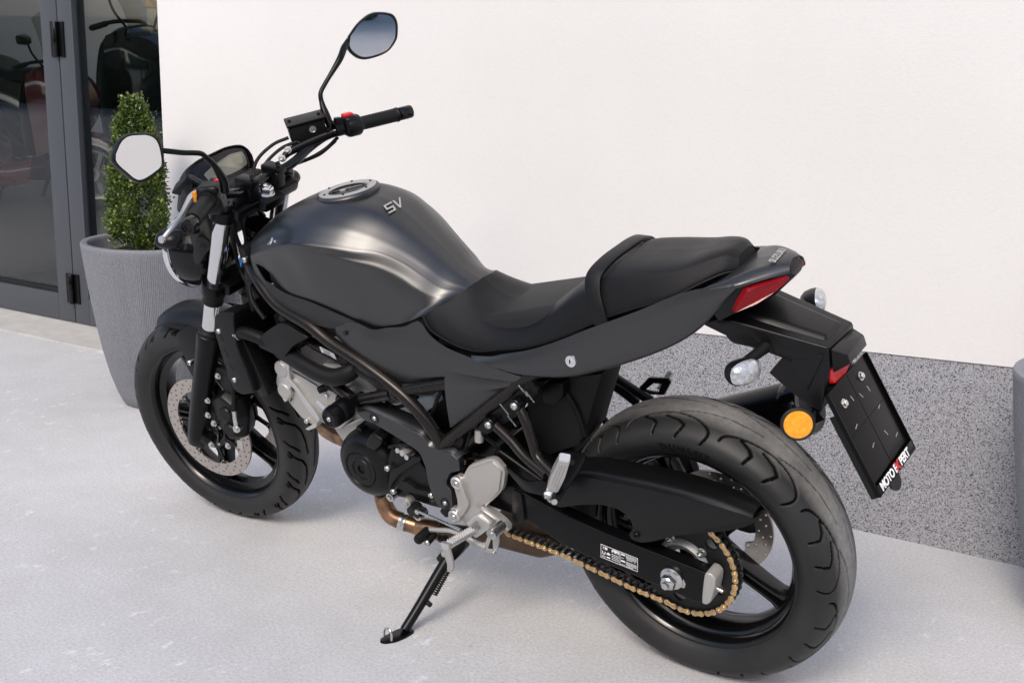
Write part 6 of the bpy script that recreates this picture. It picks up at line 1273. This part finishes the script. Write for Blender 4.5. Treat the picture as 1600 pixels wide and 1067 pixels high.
# ------------------------------------------------------------------ scooters in the showroom
def simple_wheel(par, c, r, wdt, name='wheel'):
    b = bmesh.new(); lathe_bm(b, [(r*.66,-wdt*.4),(r*.70,-wdt*.5),(r*.86,-wdt*.5),(r*.97,-wdt*.3),(r,0),(r*.97,wdt*.3),(r*.86,wdt*.5),(r*.70,wdt*.5),(r*.66,wdt*.4)], c, (0,1,0), 48, closed=True); w_ = from_bm(name, b, 'rubber', par)
    b = bmesh.new(); lathe_bm(b, [(r*.66,-wdt*.36),(r*.68,-wdt*.46),(r*.62,-wdt*.4),(r*.56,0),(r*.62,wdt*.4),(r*.68,wdt*.46),(r*.66,wdt*.36)], c, (0,1,0), 40, closed=True); lathe_bm(b, [(0,-wdt*.5),(r*.18,-wdt*.5),(r*.2,wdt*.5),(0,wdt*.5)], c, (0,1,0), 24); from_bm('rim', b, 'castgrey', w_)
    for k in range(5):
        b = bmesh.new(); spoke_bm(b, c, 2*PI*k/5, r*.15, r*.6, r*.16, r*.13, wdt*.4, wdt*.3); from_bm('spoke', b, 'castgrey', w_)
    return w_
def scooter(name, label, loc, rz, body, screen_h):
    t = thing(name, label, 'scooter', loc, (0, 0, rz))
    simple_wheel(t, Vector((.72,0,.27)), .27, .11, 'front_wheel'); simple_wheel(t, Vector((-.68,0,.26)), .26, .13, 'rear_wheel')
    def blob(nm, rows, mat, **kw): return panel(nm, rows, mat, t, 30, 20, th=.004, angle=60, **kw)
    blob('front_fender', [[(1.00,0,.36),(.92,0,.50),(.76,0,.58),(.55,0,.55),(.44,0,.42)], [(.99,.05,.35),(.91,.06,.48),(.76,.065,.56),(.56,.065,.53),(.45,.06,.41)], [(.96,.08,.33),(.89,.085,.43),(.76,.09,.49),(.58,.09,.47),(.47,.085,.38)]], body)
    for s in (1, -1): tube('fork_leg', [(.72,.075*s,.27),(.60,.075*s,.62)], .02, 'satin', t, n=14)
    blob('front_fairing', [[(.60,0,.52),(.74,0,.70),(.76,0,.86),(.66,0,1.0),(.50,0,1.06)], [(.58,.10,.50),(.70,.12,.70),(.70,.15,.86),(.61,.15,.99),(.47,.13,1.05)], [(.50,.19,.46),(.56,.23,.68),(.54,.25,.84),(.48,.24,.96),(.40,.20,1.03)], [(.36,.21,.40),(.36,.25,.62),(.34,.26,.80),(.33,.25,.92),(.32,.21,1.0)]], body)
    for s in (1, -1):
        plate('headlamp', [(.722,.05*s,.80),(.70,.13*s,.83),(.62,.19*s,.89),(.63,.15*s,.93),(.70,.07*s,.90)], 0, 'lens', t, .006, vec=(-.03,-.01*s,0))
    blob('dash_panel', [[(.47,0,1.07),(.36,0,1.05),(.28,0,.96),(.24,0,.70),(.26,0,.40)], [(.46,.12,1.06),(.35,.13,1.04),(.28,.14,.95),(.24,.15,.70),(.26,.15,.40)], [(.36,.21,1.0),(.32,.21,.99),(.28,.22,.92),(.26,.24,.70),(.28,.22,.40)]], 'plastic')
    blob('floor_tunnel', [[(.30,0,.42),(.10,0,.36),(-.12,0,.42)], [(.30,.12,.40),(.10,.14,.34),(-.12,.14,.40)], [(.32,.24,.32),(.10,.25,.29),(-.12,.24,.32)], [(.30,.20,.20),(.10,.21,.18),(-.12,.20,.20)]], body)
    blob('rear_body', [[(-.10,0,.62),(-.30,0,.74),(-.60,0,.80),(-.90,0,.86),(-1.02,0,.84)], [(-.10,.12,.60),(-.30,.16,.72),(-.60,.16,.78),(-.90,.12,.84),(-1.01,.06,.83)], [(-.10,.21,.48),(-.30,.24,.56),(-.60,.23,.64),(-.88,.16,.74),(-1.0,.07,.80)], [(-.08,.20,.28),(-.30,.22,.34),(-.58,.20,.46),(-.86,.14,.66),(-.98,.06,.76)]], body)
    blob('saddle', [[(-.08,0,.72),(-.25,0,.80),(-.42,0,.79),(-.52,0,.86),(-.72,0,.89),(-.86,0,.88)], [(-.09,.10,.71),(-.25,.13,.79),(-.42,.14,.78),(-.52,.14,.84),(-.72,.13,.88),(-.85,.10,.87)], [(-.12,.14,.64),(-.25,.18,.72),(-.42,.19,.72),(-.52,.19,.76),(-.72,.17,.82),(-.84,.12,.83)]], 'vinyl')
    tube('handlebar', [(.30,.34,1.04),(.36,.20,1.08),(.40,0,1.09),(.36,-.20,1.08),(.30,-.34,1.04)], .013, 'satin', t, n=12)
    for s in (1, -1):
        lathe('grip', [(.012,0),(.018,.002),(.018,.11),(.012,.112)], (.345,.235*s,1.07), (-.35,.92*s,-.25), 'rubber', t, 16)
        tube('mirror_stem', [(.44,.17*s,1.05),(.42,.27*s,1.14),(.42,.33*s,1.22)], .008, 'satin', t, n=10)
        hull('mirror', [(.40,.30*s,1.20),(.40,.44*s,1.21),(.40,.46*s,1.27),(.40,.32*s,1.29),(.46,.33*s,1.22),(.46,.42*s,1.22),(.46,.42*s,1.26),(.46,.34*s,1.26)], 'plastic', t, .012, 3)
    # windshield: a thin clear curved pane
    sm = bpy.data.materials.get('clear windshield') or clear_mat('clear windshield', (.80, .79, .76), .02)
    h = screen_h
    blob('windshield', [[(.66,0,.98),(.56,0,1.0 + h*.5),(.44,0,1.0 + h)], [(.62,.13,.97),(.53,.14,1.0 + h*.5),(.42,.12,1.0 + h*.97)], [(.50,.22,.95),(.46,.22,1.0 + h*.42),(.38,.19,1.0 + h*.86)]], sm)
    tube('exhaust', [(.0,-.16,.22),(-.40,-.19,.24),(-.62,-.21,.30),(-.95,-.22,.38)], [.02,.025,.055,.055], 'satin', t, n=18)
    tube('centre_stand', [(-.14,.12,.22),(-.20,.16,.01)], .012, 'satin', t, n=10); tube('centre_stand', [(-.14,-.12,.22),(-.20,-.16,.01)], .012, 'satin', t, n=10)
    return t
scooter('scooter', 'dark red scooter with a tall clear windshield behind the glass door', (7.62, -3.36, .004), R(205), 'redbody', .46)
scooter('scooter', 'black touring scooter behind the glass side light next to the box cone', (7.72, -4.10, .004), R(203), 'blackbody', .30).scale = (1.28, 1.28, 1.28)
# ------------------------------------------------------------------ house across the yard, seen in the mirrors, the glass and the paint
MAT['housewall'] = M('pale house render', (.42,.40,.36), .9, var=.05, vscale=.6)
MAT['rooftile'] = M('dark roof tiles', (.045,.040,.038), .7, bump=.6, scale=6, var=.2, vscale=3)
MAT['winglass'] = M('far window glass', (.03,.035,.04), .06)
MAT['frontdoor'] = M('brown front door', (.10,.05,.03), .5)
MAT['hedge'] = M('clipped hedge', (.030,.055,.015), .8, bump=1.0, scale=14, var=.6, vscale=9)
def house(x0, x1, y0, depth, h, ridge, label):
    t = thing('house', label, 'house', ((x0 + x1)/2, y0, 0)); o = t.location
    L = x1 - x0
    box('facade', (0, depth/2, h/2), (L, depth, h), 'housewall', t, bevel=.02)
    b = bmesh.new(); e = .5
    pts = [(-L/2 - e, -e, h - .15), (L/2 + e, -e, h - .15), (L/2 + e, depth/2, ridge), (-L/2 - e, depth/2, ridge), (-L/2 - e, depth + e, h - .15), (L/2 + e, depth + e, h - .15)]
    vs = [b.verts.new(p) for p in pts]; b.faces.new([vs[i] for i in (0,1,2,3)]); b.faces.new([vs[i] for i in (3,2,5,4)])
    bmesh.ops.solidify(b, geom=b.faces[:], thickness=.18); from_bm('roof', b, 'rooftile', t, 30)
    b = bmesh.new()
    for sx in (-1, 1):
        v3 = [b.verts.new((sx*(L/2 - .05), y, z)) for y, z in ((0, h), (depth, h), (depth/2, ridge - .2))]; b.faces.new(v3)
    from_bm('gable', b, 'housewall', t, 30) if False else b.free()
    n = int(L // 2.6)
    for k in range(n):
        x = -L/2 + (k + .5)*L/n
        for z in (1.5, 4.3):
            if z + .7 > h: continue
            if z < 2 and k == n//2:
                box('door', (x, -.02, 1.05), (1.0, .08, 2.1), 'frontdoor', t, bevel=.01); continue
            f = box('window', (x, -.01, z), (1.25, .10, 1.35), 'alu', t, bevel=.01)
            box('window_pane', (x - .29, -.055, z), (.50, .03, 1.18), 'winglass', f, bevel=.004); box('window_pane', (x + .29, -.055, z), (.50, .03, 1.18), 'winglass', f, bevel=.004)
    return t
house(-14, 3, 15, 9, 5.6, 9.2, 'pale two storey house with a dark tiled roof across the yard')
house(6, 20, 17, 9, 5.6, 9.0, 'second pale house with a dark roof further along the yard')
house(-34, -17, 13, 9, 5.6, 8.8, 'third pale house behind the yard, on the side of the rear wheel')
hd_ = box('hedge', (2, 11.5, .8), (40, .9, 1.6), 'hedge', None, bevel=.15); tag(hd_, 'long clipped green hedge across the yard in front of the houses', 'hedge')
